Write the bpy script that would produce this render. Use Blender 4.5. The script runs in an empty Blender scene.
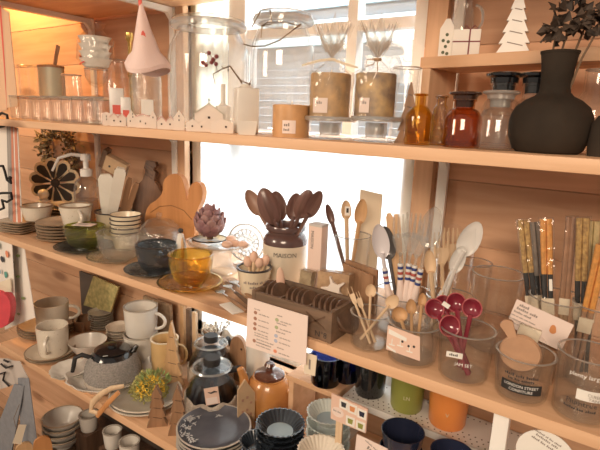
import bpy, bmesh, math, random
from mathutils import Vector, Matrix
random.seed(7)
PI = math.pi
C = bpy.context.scene.collection
sc = bpy.context.scene

# ------------------------------------------------------------------ camera
F = 485.0
def _n(v):
    return Vector(v).normalized()
AX = -_n((-730, 135, F))
_up = _n((73, 2225, -F))
AZ = (_up - AX * _up.dot(AX)).normalized()
AY = AZ.cross(AX)
R = Matrix((AX, AY, AZ))                       # world = R @ camera(right, up, forward)
if AY.z < 0:
    AY = -AY
    R = Matrix((AX, AY, AZ))
CAM = Vector((0, -.58, .3295))
cd = bpy.data.cameras.new('camera')
cd.sensor_width = 36; cd.lens = F * 36 / 600; cd.clip_start = .02
co = bpy.data.objects.new('camera', cd); C.objects.link(co)
right, upv, back = R @ Vector((1, 0, 0)), R @ Vector((0, 1, 0)), -(R @ Vector((0, 0, 1)))
m = Matrix.Identity(4)
for i in range(3):
    m[i][0], m[i][1], m[i][2], m[i][3] = right[i], upv[i], back[i], CAM[i]
co.matrix_world = m
sc.camera = co

# survey helpers: read real positions off the photograph for a known shelf height or depth
def ray(px, py):
    return R @ Vector((px - 300, 225 - py, F))
def onz(px, py, z):
    d = ray(px, py); return CAM + d * ((z - CAM.z) / d.z)
def ony(px, py, y):
    d = ray(px, py); return CAM + d * ((y - CAM.y) / d.y)
def col_x(px, y, z):
    q = (px - 300) / F; dy = y - CAM.y; dz = z - CAM.z
    return -(dy * (R[1][0] - q * R[1][2]) + dz * (R[2][0] - q * R[2][2])) / (R[0][0] - q * R[0][2])
def row_z(py, x, y):
    q = (225 - py) / F; dx = x - CAM.x; dy = y - CAM.y
    return CAM.z - (dx * (R[0][1] - q * R[0][2]) + dy * (R[1][1] - q * R[1][2])) / (R[2][1] - q * R[2][2])
def mpp(x, y, z):
    p = Vector((x, y, z)) - CAM
    return (p.x * R[0][2] + p.y * R[1][2] + p.z * R[2][2]) / F
def spot(px, y, z0, w=10, top=None):
    x = col_x(px, y, z0); h = .05
    for _ in range(3):
        if top is not None: h = row_z(top, x, y) - z0
        x = col_x(px, y, z0 + h * .5)
    return x, w / 2 * mpp(x, y, z0 + h / 2), h
def face(x, y):
    return math.atan2(CAM.x - x, y - CAM.y)

Z_TOP, Z_MID, Z_LOW, Z_BASE = .30, .0, -.332, -.70

# ------------------------------------------------------------------ materials
MATS = {}
def nodes(name):
    m = bpy.data.materials.new(name); m.use_nodes = True
    return m, m.node_tree, m.node_tree.nodes, m.node_tree.links
def mat(name, col, rough=.5, metal=0, var=0, scale=20, bump=0, bscale=80, coat=0, stretch=(1, 1, 1), col2=None, sub=0, spec=.5, speckle=None):
    if name in MATS: return MATS[name]
    m, nt, N, L = nodes(name)
    b = N['Principled BSDF']
    b.inputs['Roughness'].default_value = rough; b.inputs['Metallic'].default_value = metal
    b.inputs['Coat Weight'].default_value = coat; b.inputs['Coat Roughness'].default_value = .08
    b.inputs['Specular IOR Level'].default_value = spec
    b.inputs['Base Color'].default_value = (*col, 1)
    if sub:
        b.inputs['Subsurface Weight'].default_value = sub; b.inputs['Subsurface Radius'].default_value = (.01, .006, .004)
    tc = N.new('ShaderNodeTexCoord'); mp = N.new('ShaderNodeMapping')
    mp.inputs['Scale'].default_value = stretch
    L.new(tc.outputs['Object'], mp.inputs['Vector'])
    if var or col2:
        nz = N.new('ShaderNodeTexNoise'); nz.inputs['Scale'].default_value = scale; nz.inputs['Detail'].default_value = 4
        L.new(mp.outputs['Vector'], nz.inputs['Vector'])
        cr = N.new('ShaderNodeValToRGB'); cr.color_ramp.elements[0].position = .3; cr.color_ramp.elements[1].position = .7
        c2 = col2 or tuple(c * (1 - var) for c in col)
        cr.color_ramp.elements[0].color = (*c2, 1); cr.color_ramp.elements[1].color = (*col, 1)
        L.new(nz.outputs['Fac'], cr.inputs['Fac'])
        out = cr.outputs['Color']
        if speckle:
            vz = N.new('ShaderNodeTexNoise'); vz.inputs['Scale'].default_value = speckle[0]; vz.inputs['Detail'].default_value = 1
            L.new(mp.outputs['Vector'], vz.inputs['Vector'])
            r2 = N.new('ShaderNodeValToRGB'); r2.color_ramp.elements[0].position = speckle[1]; r2.color_ramp.elements[1].position = speckle[1] + .06
            L.new(vz.outputs['Fac'], r2.inputs['Fac'])
            mx = N.new('ShaderNodeMixRGB'); mx.inputs['Color2'].default_value = (*speckle[2], 1)
            L.new(r2.outputs['Color'], mx.inputs['Fac']); L.new(out, mx.inputs['Color1']); out = mx.outputs['Color']
        L.new(out, b.inputs['Base Color'])
    if bump:
        bz = N.new('ShaderNodeTexNoise'); bz.inputs['Scale'].default_value = bscale; bz.inputs['Detail'].default_value = 3
        L.new(mp.outputs['Vector'], bz.inputs['Vector'])
        bp = N.new('ShaderNodeBump'); bp.inputs['Strength'].default_value = bump; bp.inputs['Distance'].default_value = .003
        L.new(bz.outputs['Fac'], bp.inputs['Height']); L.new(bp.outputs['Normal'], b.inputs['Normal'])
    MATS[name] = m
    return m
def wood(name, col, dark, axis='x', rough=.55, scale=1.0, knots=True, plank=None):
    """streaky grain along one axis, a few knots, and a tone per plank when plank = height of one board"""
    if name in MATS: return MATS[name]
    m, nt, N, L = nodes(name)
    b = N['Principled BSDF']; b.inputs['Roughness'].default_value = rough
    tc = N.new('ShaderNodeTexCoord'); mp = N.new('ShaderNodeMapping')
    s = {'x': (2.2, 26, 26), 'y': (26, 2.2, 26), 'z': (26, 26, 2.2)}[axis]
    mp.inputs['Scale'].default_value = tuple(v * scale for v in s)
    L.new(tc.outputs['Object'], mp.inputs['Vector'])
    nz = N.new('ShaderNodeTexNoise'); nz.inputs['Scale'].default_value = 2.0; nz.inputs['Detail'].default_value = 6; nz.inputs['Distortion'].default_value = .6
    L.new(mp.outputs['Vector'], nz.inputs['Vector'])
    cr = N.new('ShaderNodeValToRGB'); cr.color_ramp.elements[0].position = .28; cr.color_ramp.elements[1].position = .66
    cr.color_ramp.elements[0].color = (*dark, 1); cr.color_ramp.elements[1].color = (*col, 1)
    L.new(nz.outputs['Fac'], cr.inputs['Fac'])
    out = cr.outputs['Color']
    if knots:
        km = N.new('ShaderNodeMapping'); km.inputs['Scale'].default_value = {'x': (3.2, 9, 9), 'y': (9, 3.2, 9), 'z': (9, 9, 3.2)}[axis]
        L.new(tc.outputs['Object'], km.inputs['Vector'])
        vo = N.new('ShaderNodeTexVoronoi'); vo.inputs['Scale'].default_value = 1.0
        L.new(km.outputs['Vector'], vo.inputs['Vector'])
        kr = N.new('ShaderNodeValToRGB'); kr.color_ramp.elements[0].position = .10; kr.color_ramp.elements[1].position = .20
        kr.color_ramp.elements[0].color = (.75, .75, .75, 1); kr.color_ramp.elements[1].color = (0, 0, 0, 1)
        L.new(vo.outputs['Distance'], kr.inputs['Fac'])
        mx = N.new('ShaderNodeMixRGB'); mx.inputs['Color2'].default_value = (dark[0] * .45, dark[1] * .38, dark[2] * .35, 1)
        L.new(kr.outputs['Color'], mx.inputs['Fac']); L.new(out, mx.inputs['Color1']); out = mx.outputs['Color']
    if plank:
        sp = N.new('ShaderNodeSeparateXYZ'); L.new(tc.outputs['Object'], sp.inputs['Vector'])
        dv = N.new('ShaderNodeMath'); dv.operation = 'DIVIDE'; dv.inputs[1].default_value = plank; L.new(sp.outputs['Z'], dv.inputs[0])
        fl = N.new('ShaderNodeMath'); fl.operation = 'FLOOR'; L.new(dv.outputs[0], fl.inputs[0])
        wn = N.new('ShaderNodeTexWhiteNoise'); wn.noise_dimensions = '1D'; L.new(fl.outputs[0], wn.inputs['W'])
        mr = N.new('ShaderNodeMapRange'); mr.inputs['To Min'].default_value = .78; mr.inputs['To Max'].default_value = 1.12
        L.new(wn.outputs['Value'], mr.inputs['Value'])
        ml = N.new('ShaderNodeVectorMath'); ml.operation = 'SCALE'; L.new(out, ml.inputs[0]); L.new(mr.outputs['Result'], ml.inputs['Scale']); out = ml.outputs['Vector']
    L.new(out, b.inputs['Base Color'])
    bp = N.new('ShaderNodeBump'); bp.inputs['Strength'].default_value = .15; bp.inputs['Distance'].default_value = .002
    L.new(nz.outputs['Fac'], bp.inputs['Height']); L.new(bp.outputs['Normal'], b.inputs['Normal'])
    MATS[name] = m
    return m
def glass(name, tint=(.95, .95, .94), rough=.02, f0=.045, bump=0, bscale=60, milk=0, edge=.9):
    """thin-walled glass: clear transmission and a Schlick reflection"""
    if name in MATS: return MATS[name]
    m, nt, N, L = nodes(name)
    N.remove(N['Principled BSDF']); out = N['Material Output']
    tr = N.new('ShaderNodeBsdfTransparent'); tr.inputs['Color'].default_value = (*tint, 1)
    gl = N.new('ShaderNodeBsdfGlossy'); gl.inputs['Roughness'].default_value = rough
    lw = N.new('ShaderNodeLayerWeight'); lw.inputs['Blend'].default_value = .5
    pw = N.new('ShaderNodeMath'); pw.operation = 'POWER'; pw.inputs[1].default_value = 4
    ma = N.new('ShaderNodeMath'); ma.operation = 'MULTIPLY_ADD'; ma.inputs[1].default_value = edge; ma.inputs[2].default_value = f0
    L.new(lw.outputs['Facing'], pw.inputs[0]); L.new(pw.outputs[0], ma.inputs[0])
    mx = N.new('ShaderNodeMixShader')
    L.new(ma.outputs[0], mx.inputs['Fac'])
    L.new(tr.outputs[0], mx.inputs[1]); L.new(gl.outputs[0], mx.inputs[2])
    last = mx
    if milk:
        df = N.new('ShaderNodeBsdfTranslucent'); df.inputs['Color'].default_value = (.9, .88, .85, 1)
        d2 = N.new('ShaderNodeBsdfDiffuse'); d2.inputs['Color'].default_value = (.9, .88, .85, 1)
        a2 = N.new('ShaderNodeMixShader'); L.new(df.outputs[0], a2.inputs[1]); L.new(d2.outputs[0], a2.inputs[2])
        m2 = N.new('ShaderNodeMixShader'); m2.inputs['Fac'].default_value = milk
        L.new(mx.outputs[0], m2.inputs[1]); L.new(a2.outputs[0], m2.inputs[2]); last = m2
    if bump:
        tc = N.new('ShaderNodeTexCoord'); bz = N.new('ShaderNodeTexNoise'); bz.inputs['Scale'].default_value = bscale; bz.inputs['Detail'].default_value = 2
        L.new(tc.outputs['Object'], bz.inputs['Vector'])
        bp = N.new('ShaderNodeBump'); bp.inputs['Strength'].default_value = bump; bp.inputs['Distance'].default_value = .004
        L.new(bz.outputs['Fac'], bp.inputs['Height'])
        L.new(bp.outputs['Normal'], gl.inputs['Normal']); L.new(bp.outputs['Normal'], lw.inputs['Normal'])
    L.new(last.outputs[0], out.inputs['Surface'])
    MATS[name] = m
    return m

pine = wood('pine_shelf', (.74, .47, .29), (.62, .36, .20), 'x', .5)
pine_wall = wood('pine_wall', (.74, .46, .29), (.60, .34, .20), 'x', .6, .8, True, .115)
pine_trim = wood('pine_trim', (.70, .46, .29), (.58, .36, .22), 'z', .55, 1, False)
wood_light = wood('pale_wood', (.72, .54, .36), (.60, .42, .26), 'z', .55, 2, False)
wood_bunny = wood('beech_wood', (.58, .27, .105), (.46, .20, .07), 'z', .45, 1, False)
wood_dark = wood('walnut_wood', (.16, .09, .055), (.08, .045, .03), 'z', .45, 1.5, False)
wood_spoon = wood('spoon_wood', (.19, .10, .085), (.11, .06, .05), 'z', .25, 2, False)
wood_mid = wood('teak_wood', (.36, .20, .11), (.24, .13, .07), 'z', .5, 1.5, False)
wood_crate = wood('old_crate_wood', (.20, .125, .08), (.11, .07, .045), 'x', .7, 1.5, False)
wood_honey = wood('honey_wood', (.66, .42, .23), (.52, .31, .15), 'z', .5, 1.5, False)
white_metal = mat('white_metal', (.78, .77, .74), .4)
white_paint = mat('white_painted_wood', (.90, .89, .86), .5, var=.08)
cream_plaster = mat('cream_wall', (.80, .70, .56), .8)
cer_white = mat('white_ceramic', (.78, .74, .68), .3, var=.08, scale=25, coat=.4)
cer_warm = mat('warm_white_ceramic', (.72, .65, .55), .3, var=.1, scale=30, coat=.4, speckle=(260, .70, (.4, .3, .22)))
cer_grey = mat('grey_ceramic', (.52, .47, .41), .35, var=.15, scale=30, coat=.3)
cer_beige = mat('beige_ceramic', (.64, .55, .44), .4, var=.12, scale=30, coat=.2)
cer_tan = mat('tan_plate_glaze', (.58, .45, .32), .35, var=.15, scale=40, coat=.4)
cer_rim = mat('brown_rim_glaze', (.30, .21, .14), .35)
bisque = mat('bisque_porcelain', (.80, .70, .62), .7)
bisque_grey = mat('grey_green_bisque', (.55, .52, .42), .7)
hole = mat('dark_opening', (.05, .03, .025), .9)
dark_ink = mat('dark_ink', (.04, .035, .035), .7)
ink_grey = mat('grey_ink', (.28, .24, .22), .8)
ink_white = mat('white_ink', (.82, .80, .76), .7)
black_gloss = mat('black_gloss', (.012, .012, .014), .12, coat=.5)
black_matte = mat('black_matte', (.022, .02, .02), .55)
black_iron = mat('black_iron', (.02, .018, .017), .5, .4)
navy = mat('navy_glaze', (.022, .028, .06), .2, coat=.6)
navy_plate = mat('slate_blue_glaze', (.10, .105, .13), .35, var=.25, scale=40, coat=.3)
blueblack = mat('blue_black_glaze', (.035, .045, .06), .25, var=.3, scale=40, coat=.5)
powder_blue = mat('powder_blue_glaze', (.35, .46, .52), .35, var=.15, scale=20, coat=.2)
fluted_pale = mat('pale_celadon_glaze', (.56, .62, .60), .35, var=.12, scale=30, coat=.3)
burgundy = mat('burgundy_enamel', (.22, .022, .04), .18, coat=.6)
enamel = mat('cream_enamel', (.76, .66, .50), .3, coat=.3)
enamel_rim = mat('dark_enamel_rim', (.05, .045, .05), .3)
green_mug = mat('olive_glaze', (.27, .29, .065), .35, coat=.3)
orange_mug = mat('orange_glaze', (.80, .28, .07), .35, coat=.3)
ochre_mug = mat('ochre_glaze', (.70, .47, .22), .35, var=.15, scale=20, coat=.3)
orange_pot = mat('caramel_glaze', (.60, .27, .085), .22, var=.2, scale=20, coat=.5)
brown_lid = mat('brown_glaze', (.10, .035, .02), .15, coat=.6)
crock_brown = mat('crock_brown_glaze', (.10, .055, .05), .2, coat=.6)
crock_cream = mat('crock_cream_glaze', (.70, .62, .50), .28, var=.06, coat=.4)
paper = mat('white_paper', (.80, .77, .72), .8)
paper_pink = mat('pinkish_paper', (.80, .66, .60), .75)
paper_cream = mat('cream_paper', (.74, .64, .50), .8)
kraft = mat('kraft_paper', (.52, .36, .22), .85, var=.1, scale=60)
yellow_paper = mat('yellow_print_paper', (.66, .56, .25), .7, col2=(.33, .30, .12), scale=70)
pinkbox = mat('pale_pink_card', (.78, .60, .52), .7)
brass = mat('brass', (.70, .46, .15), .25, 1)
steel = mat('steel', (.62, .60, .57), .22, 1)
wax = mat('herb_wax', (.62, .38, .18), .5, col2=(.32, .22, .13), scale=55)
wax2 = mat('lavender_herb_wax', (.62, .42, .20), .5, col2=(.17, .13, .12), scale=50)
amber_wax = mat('amber_wax', (.66, .36, .16), .4, var=.25, scale=40)
linen = mat('white_linen', (.80, .74, .68), .9, bump=.3, bscale=400)
pink_cloth = mat('pale_pink_cloth', (.80, .62, .58), .9, bump=.3, bscale=300)
coral = mat('coral_red', (.72, .13, .10), .7)
grey_cloth = mat('blue_grey_cloth', (.26, .27, .30), .9, bump=.4, bscale=500, var=.15, scale=80)
knit = mat('grey_knit', (.22, .20, .19), .9, bump=.9, bscale=330, col2=(.36, .33, .30), scale=260)
knit_pale = mat('beige_knit', (.58, .50, .42), .95, bump=.9, bscale=330, var=.3, scale=260)
artichoke_m = mat('artichoke_purple', (.22, .10, .12), .5, col2=(.36, .22, .20), scale=35)
stone_dark = mat('black_stoneware', (.042, .031, .023), .85, spec=.2, var=.4, scale=18, bump=.35, bscale=40)
dry_leaf = mat('dry_dark_leaf', (.09, .06, .042), .7, col2=(.03, .022, .018), scale=60)
stem_m = mat('dry_stem', (.16, .10, .06), .8)
moss = mat('moss_green', (.62, .58, .22), .8, var=.4, scale=60)
yellow_flower = mat('yellow_flower', (.80, .55, .08), .7)
green_leaf = mat('green_leaf', (.30, .38, .14), .7)
wreath_leaf = mat('dried_wreath_leaf', (.16, .13, .08), .8, col2=(.33, .25, .13), scale=50)
white_flower = mat('white_dried_flower', (.78, .74, .66), .8)
cookie = mat('pink_cookie', (.76, .50, .38), .7, var=.15, scale=40)
melamine = mat('white_melamine', (.74, .72, .70), .3, coat=.3)
lilac_spoon = mat('lilac_white_melamine', (.60, .57, .60), .3, coat=.4)
blue_stripe = mat('blue_bead', (.04, .06, .22), .4)
red_stripe = mat('red_bead', (.42, .09, .07), .4)
black_label = mat('black_label', (.02, .018, .018), .6)
rust = mat('rusty_orange_print', (.62, .26, .10), .7)
clear = glass('clear_glass', (.985, .985, .98), f0=.045, edge=.75, milk=.015)
clear_thick = glass('thick_clear_glass', (.975, .978, .974), f0=.05, edge=.8, milk=.025)
jar_glass = glass('jar_glass', (.98, .982, .98), f0=.05, edge=.8, milk=.07)
pot_glass = glass('pot_glass', (.975, .978, .974), f0=.06, edge=.9)
frost = glass('pressed_glass', (.93, .93, .91), .06, .06, bump=.8, bscale=90, milk=.06)
cello = glass('cellophane', (.985, .985, .98), .08, .05, bump=1.0, bscale=45, edge=.5)
amber_g = glass('amber_glass', (.92, .77, .32), .06, .10, bump=1.0, bscale=75, milk=.03)
amber_bot = glass('amber_bottle_glass', (.93, .78, .42), .03, .05, bump=.15, bscale=60)
brown_g = glass('brown_bottle_glass', (.83, .57, .36), .03, .07)
green_g = glass('green_glass', (.78, .80, .36), .06, .10, bump=1.0, bscale=100, milk=.03)
smoke_g = glass('blue_black_glass', (.38, .46, .53), .06, .12, bump=1.0, bscale=85, milk=.03)
navy_g = glass('navy_glass', (.10, .12, .26), .03, .06)
pane_g = glass('window_glass', (.97, .98, .98), .0, .03)

# ------------------------------------------------------------------ mesh helpers
def new():
    return bmesh.new()
def lathe(bm, prof, seg=28, fn=None, off=(0, 0, 0), close=False, M=None):
    rings = []
    for (r, z) in prof:
        if r < 1e-6:
            rings.append([bm.verts.new((0, 0, z))])
        else:
            ring = []
            for i in range(seg):
                a = 2 * PI * i / seg; rr, zz = (r, z) if fn is None else fn(r, z, a)
                ring.append(bm.verts.new((rr * math.cos(a), rr * math.sin(a), zz)))
            rings.append(ring)
    pairs = list(zip(rings, rings[1:])) + ([(rings[-1], rings[0])] if close else [])
    for A, B in pairs:
        if len(A) == 1 and len(B) == 1: continue
        for i in range(seg):
            j = (i + 1) % seg
            if len(A) == 1: bm.faces.new((A[0], B[j], B[i]))
            elif len(B) == 1: bm.faces.new((A[i], A[j], B[0]))
            else: bm.faces.new((A[i], A[j], B[j], B[i]))
    vs = [v for r in rings for v in r]
    if M is not None:
        for v in vs: v.co = M @ v.co
    if off != (0, 0, 0):
        o = Vector(off)
        for v in vs: v.co += o
    return vs
def shell(outer, t):
    z0 = outer[0][1]
    inner = [(r - t, max(z, z0 + t)) for r, z in reversed(outer) if r - t > 1e-4]
    return list(outer) + inner + [(0, z0 + t)]
def box(bm, s, c=(0, 0, 0), rot=None, bev=0):
    x, y, z = s[0] / 2, s[1] / 2, s[2] / 2
    P = [Vector(p) for p in ((-x, -y, -z), (x, -y, -z), (x, y, -z), (-x, y, -z), (-x, -y, z), (x, -y, z), (x, y, z), (-x, y, z))]
    if rot is not None: P = [rot @ p for p in P]
    vs = [bm.verts.new(p + Vector(c)) for p in P]
    fs = [bm.faces.new([vs[i] for i in f]) for f in ((0, 3, 2, 1), (4, 5, 6, 7), (0, 1, 5, 4), (1, 2, 6, 5), (2, 3, 7, 6), (3, 0, 4, 7))]
    if bev:
        es = list({e for f in fs for e in f.edges})
        bmesh.ops.bevel(bm, geom=es, offset=bev, segments=2, affect='EDGES', profile=.6)
    return vs
def tube(bm, pts, r, seg=8, flat=1.0):
    pts = [Vector(p) for p in pts]; n = len(pts)
    rs = r if isinstance(r, (list, tuple)) else [r] * n
    rings = []; prev = None
    for i, p in enumerate(pts):
        d = (pts[min(i + 1, n - 1)] - pts[max(i - 1, 0)]).normalized()
        u = prev if prev is not None else (Vector((0, 1, 0)) if abs(d.y) < .9 else Vector((1, 0, 0)))
        u = (u - d * u.dot(d)).normalized(); prev = u; w = d.cross(u)
        rings.append([bm.verts.new(p + (u * math.cos(2 * PI * k / seg) * flat + w * math.sin(2 * PI * k / seg)) * rs[i]) for k in range(seg)])
    for A, B in zip(rings, rings[1:]):
        for k in range(seg):
            j = (k + 1) % seg; bm.faces.new((A[k], A[j], B[j], B[k]))
    bm.faces.new(rings[0][::-1]); bm.faces.new(rings[-1])
def prism(bm, poly, t, y0=0, M=None):
    """outline in x,z thickened along y"""
    a = [bm.verts.new((x, y0 - t / 2, z)) for x, z in poly]; b = [bm.verts.new((x, y0 + t / 2, z)) for x, z in poly]
    n = len(poly)
    fs = [bm.faces.new(a), bm.faces.new(b[::-1])]
    for i in range(n):
        j = (i + 1) % n; bm.faces.new((a[j], a[i], b[i], b[j]))
    if M is not None:
        for v in a + b: v.co = M @ v.co
    return a + b
def ball(bm, c, r, seg=14, rings=8, M=None):
    rx, ry, rz = (r, r, r) if not isinstance(r, (tuple, list)) else r
    prof = [(math.sin(PI * i / rings), -math.cos(PI * i / rings)) for i in range(rings + 1)]
    prof[0] = (0, -1); prof[-1] = (0, 1)
    vs = lathe(bm, prof, seg)
    for v in vs:
        q = Vector((v.co.x * rx, v.co.y * ry, v.co.z * rz)); v.co = (M @ q if M is not None else q) + Vector(c)
def leaf(bm, p, d, n, L, W, fold=.25):
    d = Vector(d).normalized(); n = Vector(n); s = d.cross(n)
    if s.length < 1e-4: s = d.cross(Vector((.3, .5, .8)))
    s.normalize(); n = s.cross(d); p = Vector(p)
    a = bm.verts.new(p); b = bm.verts.new(p + d * L * .45 + s * W / 2 + n * W * fold); c = bm.verts.new(p + d * L); e = bm.verts.new(p + d * L * .45 - s * W / 2 + n * W * fold)
    f = bm.verts.new(p + d * L * .5)
    bm.faces.new((a, b, c, f)); bm.faces.new((a, f, c, e))
def rnd():
    v = Vector((random.gauss(0, 1), random.gauss(0, 1), random.gauss(0, 1))); return v.normalized()
def finish(me, smooth=True):
    if smooth:
        for p in me.polygons: p.use_smooth = True
        try: me.set_sharp_from_angle(angle=.7)
        except Exception: pass
def obj(name, bm, material, parent=None, loc=None, rz=0, smooth=True):
    bmesh.ops.recalc_face_normals(bm, faces=bm.faces)
    me = bpy.data.meshes.new(name); bm.to_mesh(me); bm.free()
    me.materials.append(material); finish(me, smooth)
    o = bpy.data.objects.new(name, me); C.objects.link(o)
    if parent is not None: o.parent = parent
    if loc is not None: o.location = loc
    if rz: o.rotation_euler = (0, 0, rz)
    return o
def tag(o, label, cat, group=None, kind=None):
    o['label'] = label; o['category'] = cat
    if group: o['group'] = group
    if kind: o['kind'] = kind
    return o
def thing(name, label, cat, loc=(0, 0, 0), rz=0, group=None):
    o = bpy.data.objects.new(name, None); C.objects.link(o); o.empty_display_size = .02
    o.location = loc; o.rotation_euler = (0, 0, rz)
    return tag(o, label, cat, group)
def struct(name, bm, material, loc=None, parent=None, smooth=False):
    o = obj(name, bm, material, parent, loc, smooth=smooth)
    if parent is None: o['kind'] = 'structure'
    return o
def dup(root, loc, rz, label, group=None):
    r = root.copy(); C.objects.link(r); r.location = loc; r.rotation_euler = (0, 0, rz); r['label'] = label
    if group: r['group'] = group
    for ch in list(root.children):
        c = ch.copy(); C.objects.link(c); c.parent = r
        for g in list(ch.children):
            d = g.copy(); C.objects.link(d); d.parent = c
    return r
def tiny_print(words, size, align):
    """print too small to read in the photograph: a row of small marks, one run per word"""
    me = bpy.data.meshes.new('tiny_print'); V, Fc = [], []; x = 0
    for w in words:
        for k in range(w):
            h = size * (.55 if (k * 7 + w) % 3 else .78)
            i = len(V); V += [(x, 0, 0), (x + size * .34, 0, 0), (x + size * .34, h, 0), (x, h, 0)]; Fc.append((i, i + 1, i + 2, i + 3)); x += size * .52
        x += size * .4
    off = x / 2 if align == 'CENTER' else 0
    me.from_pydata([(a - off, b, c) for a, b, c in V], [], Fc); return me
def text(parent, body, size, loc, material, wrap=None, tilt=0, name='lettering', align='CENTER', M=None):
    if isinstance(body, tuple):
        return _place_text(tiny_print(body, size, align), parent, loc, material, wrap, tilt, 'printed_line', M)
    cu = bpy.data.curves.new('lettering', 'FONT'); cu.body = body; cu.size = size; cu.align_x = align; cu.resolution_u = 2
    t = bpy.data.objects.new('lettering', cu); me = bpy.data.meshes.new_from_object(t)
    bpy.data.objects.remove(t); bpy.data.curves.remove(cu)
    return _place_text(me, parent, loc, material, wrap, tilt, name, M)
def _place_text(me, parent, loc, material, wrap, tilt, name, M):
    ca, sa = math.cos(tilt), math.sin(tilt)
    for v in me.vertices:
        x, z = v.co.x * ca - v.co.y * sa, v.co.x * sa + v.co.y * ca
        if wrap: a = x / wrap; q = Vector((wrap * math.sin(a), -wrap * math.cos(a), z))
        else: q = Vector((x, 0, z))
        v.co = M @ q if M is not None else q
    me.materials.clear(); me.materials.append(material)
    o = bpy.data.objects.new(name, me); C.objects.link(o); o.parent = parent; o.location = loc
    return o
def frame_mat(origin, zdir, toward=None):
    """matrix whose local +z runs along zdir and local -y looks at the room"""
    z = Vector(zdir).normalized(); f = (Vector(toward) if toward is not None else CAM) - Vector(origin)
    f = (f - z * f.dot(z)).normalized(); y = -f; x = y.cross(z)
    M = Matrix.Identity(4)
    for i in range(3):
        M[i][0], M[i][1], M[i][2], M[i][3] = x[i], y[i], z[i], origin[i]
    return M
ORD = ['lowest', 'second lowest', 'third lowest', 'fourth lowest', 'fifth lowest', 'sixth lowest', 'seventh lowest', 'eighth lowest']
NTH = ['first', 'second', 'third', 'fourth', 'fifth', 'sixth', 'seventh', 'eighth', 'ninth', 'tenth']
def pile(name, bm, material, loc, n, dz, label, cat, group, jit=.001, rz=0, rim=None, extra=None):
    """n copies on top of each other; label has one {} for the place in the pile"""
    base = None; out = []
    for i in range(n):
        where = 'topmost' if i == n - 1 else ORD[i]
        p = (loc[0] + random.uniform(-jit, jit), loc[1] + random.uniform(-jit, jit), loc[2] + i * dz)
        if base is None:
            if rim is None:
                base = obj(name, bm, material, None, p, rz)
                tag(base, label.format(where), cat, group)
            else:
                base = thing(name, label.format(where), cat, p, rz, group)
                obj('body', bm, material, base); obj('rim', rim[0], rim[1], base)
        else:
            o = dup(base, p, rz + random.uniform(-.1, .1), label.format(where))
        out.append(base if i == 0 else o)
    return out
def plate_prof(r, h, t=.003, foot=.5, lip=.75):
    return shell([(0, 0), (r * foot, 0), (r * foot, h * .15), (r * lip, h * .3), (r, h)], t)
def arc(cx, cz, r, a0, a1, n=10, sx=1, sz=1):
    return [(cx + r * sx * math.cos(a0 + (a1 - a0) * i / n), 0, cz + r * sz * math.sin(a0 + (a1 - a0) * i / n)) for i in range(n + 1)]
def handle_bm(r, z0, z1, out, th=.004, ang=0, flat=1):
    """a C handle on a body of radius r, at angle ang"""
    bm = new(); zc, hz = (z0 + z1) / 2, (z1 - z0) / 2
    pts = [(r * .97, 0, z1)] + [(r + out * math.cos(a), 0, zc + hz * math.sin(a)) for a in [PI / 2 * .75 - PI * .75 * i / 8 for i in range(9)]] + [(r * .97, 0, z0)]
    Q = Matrix.Rotation(ang, 3, 'Z')
    tube(bm, [Q @ Vector(p) for p in pts], th, 8, flat)
    return bm
def cup(name, label, cat, loc, r, h, body, handle=None, ang=0, taper=.8, rim=None, t=.0028, group=None, bulge=None, rz=0):
    T = thing(name, label, cat, loc, rz, group)
    bm = new()
    if bulge:
        o = [(0, 0), (r * taper * .8, 0)] + [(r * b, h * z) for b, z in bulge]
    else:
        o = [(0, 0), (r * taper * .94, 0), (r * taper, h * .05), (r * (taper * .5 + .5), h * .5), (r, h)]
    lathe(bm, shell(o, t), 28); obj('body', bm, body, T)
    if handle: obj('handle', handle_bm(r * .96, h * .25, h * .8, r * .62, max(.0032, r * .1), ang), handle, T)
    if rim is not None:
        bm = new(); lathe(bm, [(r + .0006, h - .002), (r + .0008, h + .0008), (r - t - .0006, h + .0008), (r - t - .0006, h - .002)], 28, close=True); obj('rim', bm, rim, T)
    return T
# ------------------------------------------------------------------ the room and the shelves
WY = .30                                                    # face of the back wall
WL, WR = col_x(187, WY, .2), col_x(414, WY, .25)            # window opening
WB, WT = -.265, 1.15
XL, XR, ZB, ZT = -4.2, 1.6, -1.0, 1.25
SHELF_L, SHELF_R = -1.416, .62
def planks(bm, x0, x1, z0, z1, step=.115, gap=.0014):
    k = math.floor(z0 / step)
    while k * step < z1:
        a, b = max(z0, k * step + gap / 2), min(z1, (k + 1) * step - gap / 2)
        if b - a > .002: box(bm, (x1 - x0, .02, b - a), ((x0 + x1) / 2, WY + .01, (a + b) / 2), bev=.0012)
        k += 1
bm = new()
planks(bm, XL, WL, ZB, ZT); planks(bm, WR, XR, ZB, ZT); planks(bm, WL, WR, ZB, WB); planks(bm, WL, WR, WT, ZT)
for x0, x1, z0, z1 in ((XL, WL, ZB, ZT), (WR, XR, ZB, ZT), (WL, WR, ZB, WB), (WL, WR, WT, ZT)):
    box(bm, (x1 - x0, .05, z1 - z0), ((x0 + x1) / 2, WY + .0275, (z0 + z1) / 2))
struct('wall_back', bm, pine_wall)
bm = new(); box(bm, (7, 6, .05), (-1.0, -2.3, -1.025)); struct('floor', bm, wood('floor_boards', (.33, .23, .15), (.22, .15, .10), 'x'))

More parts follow.
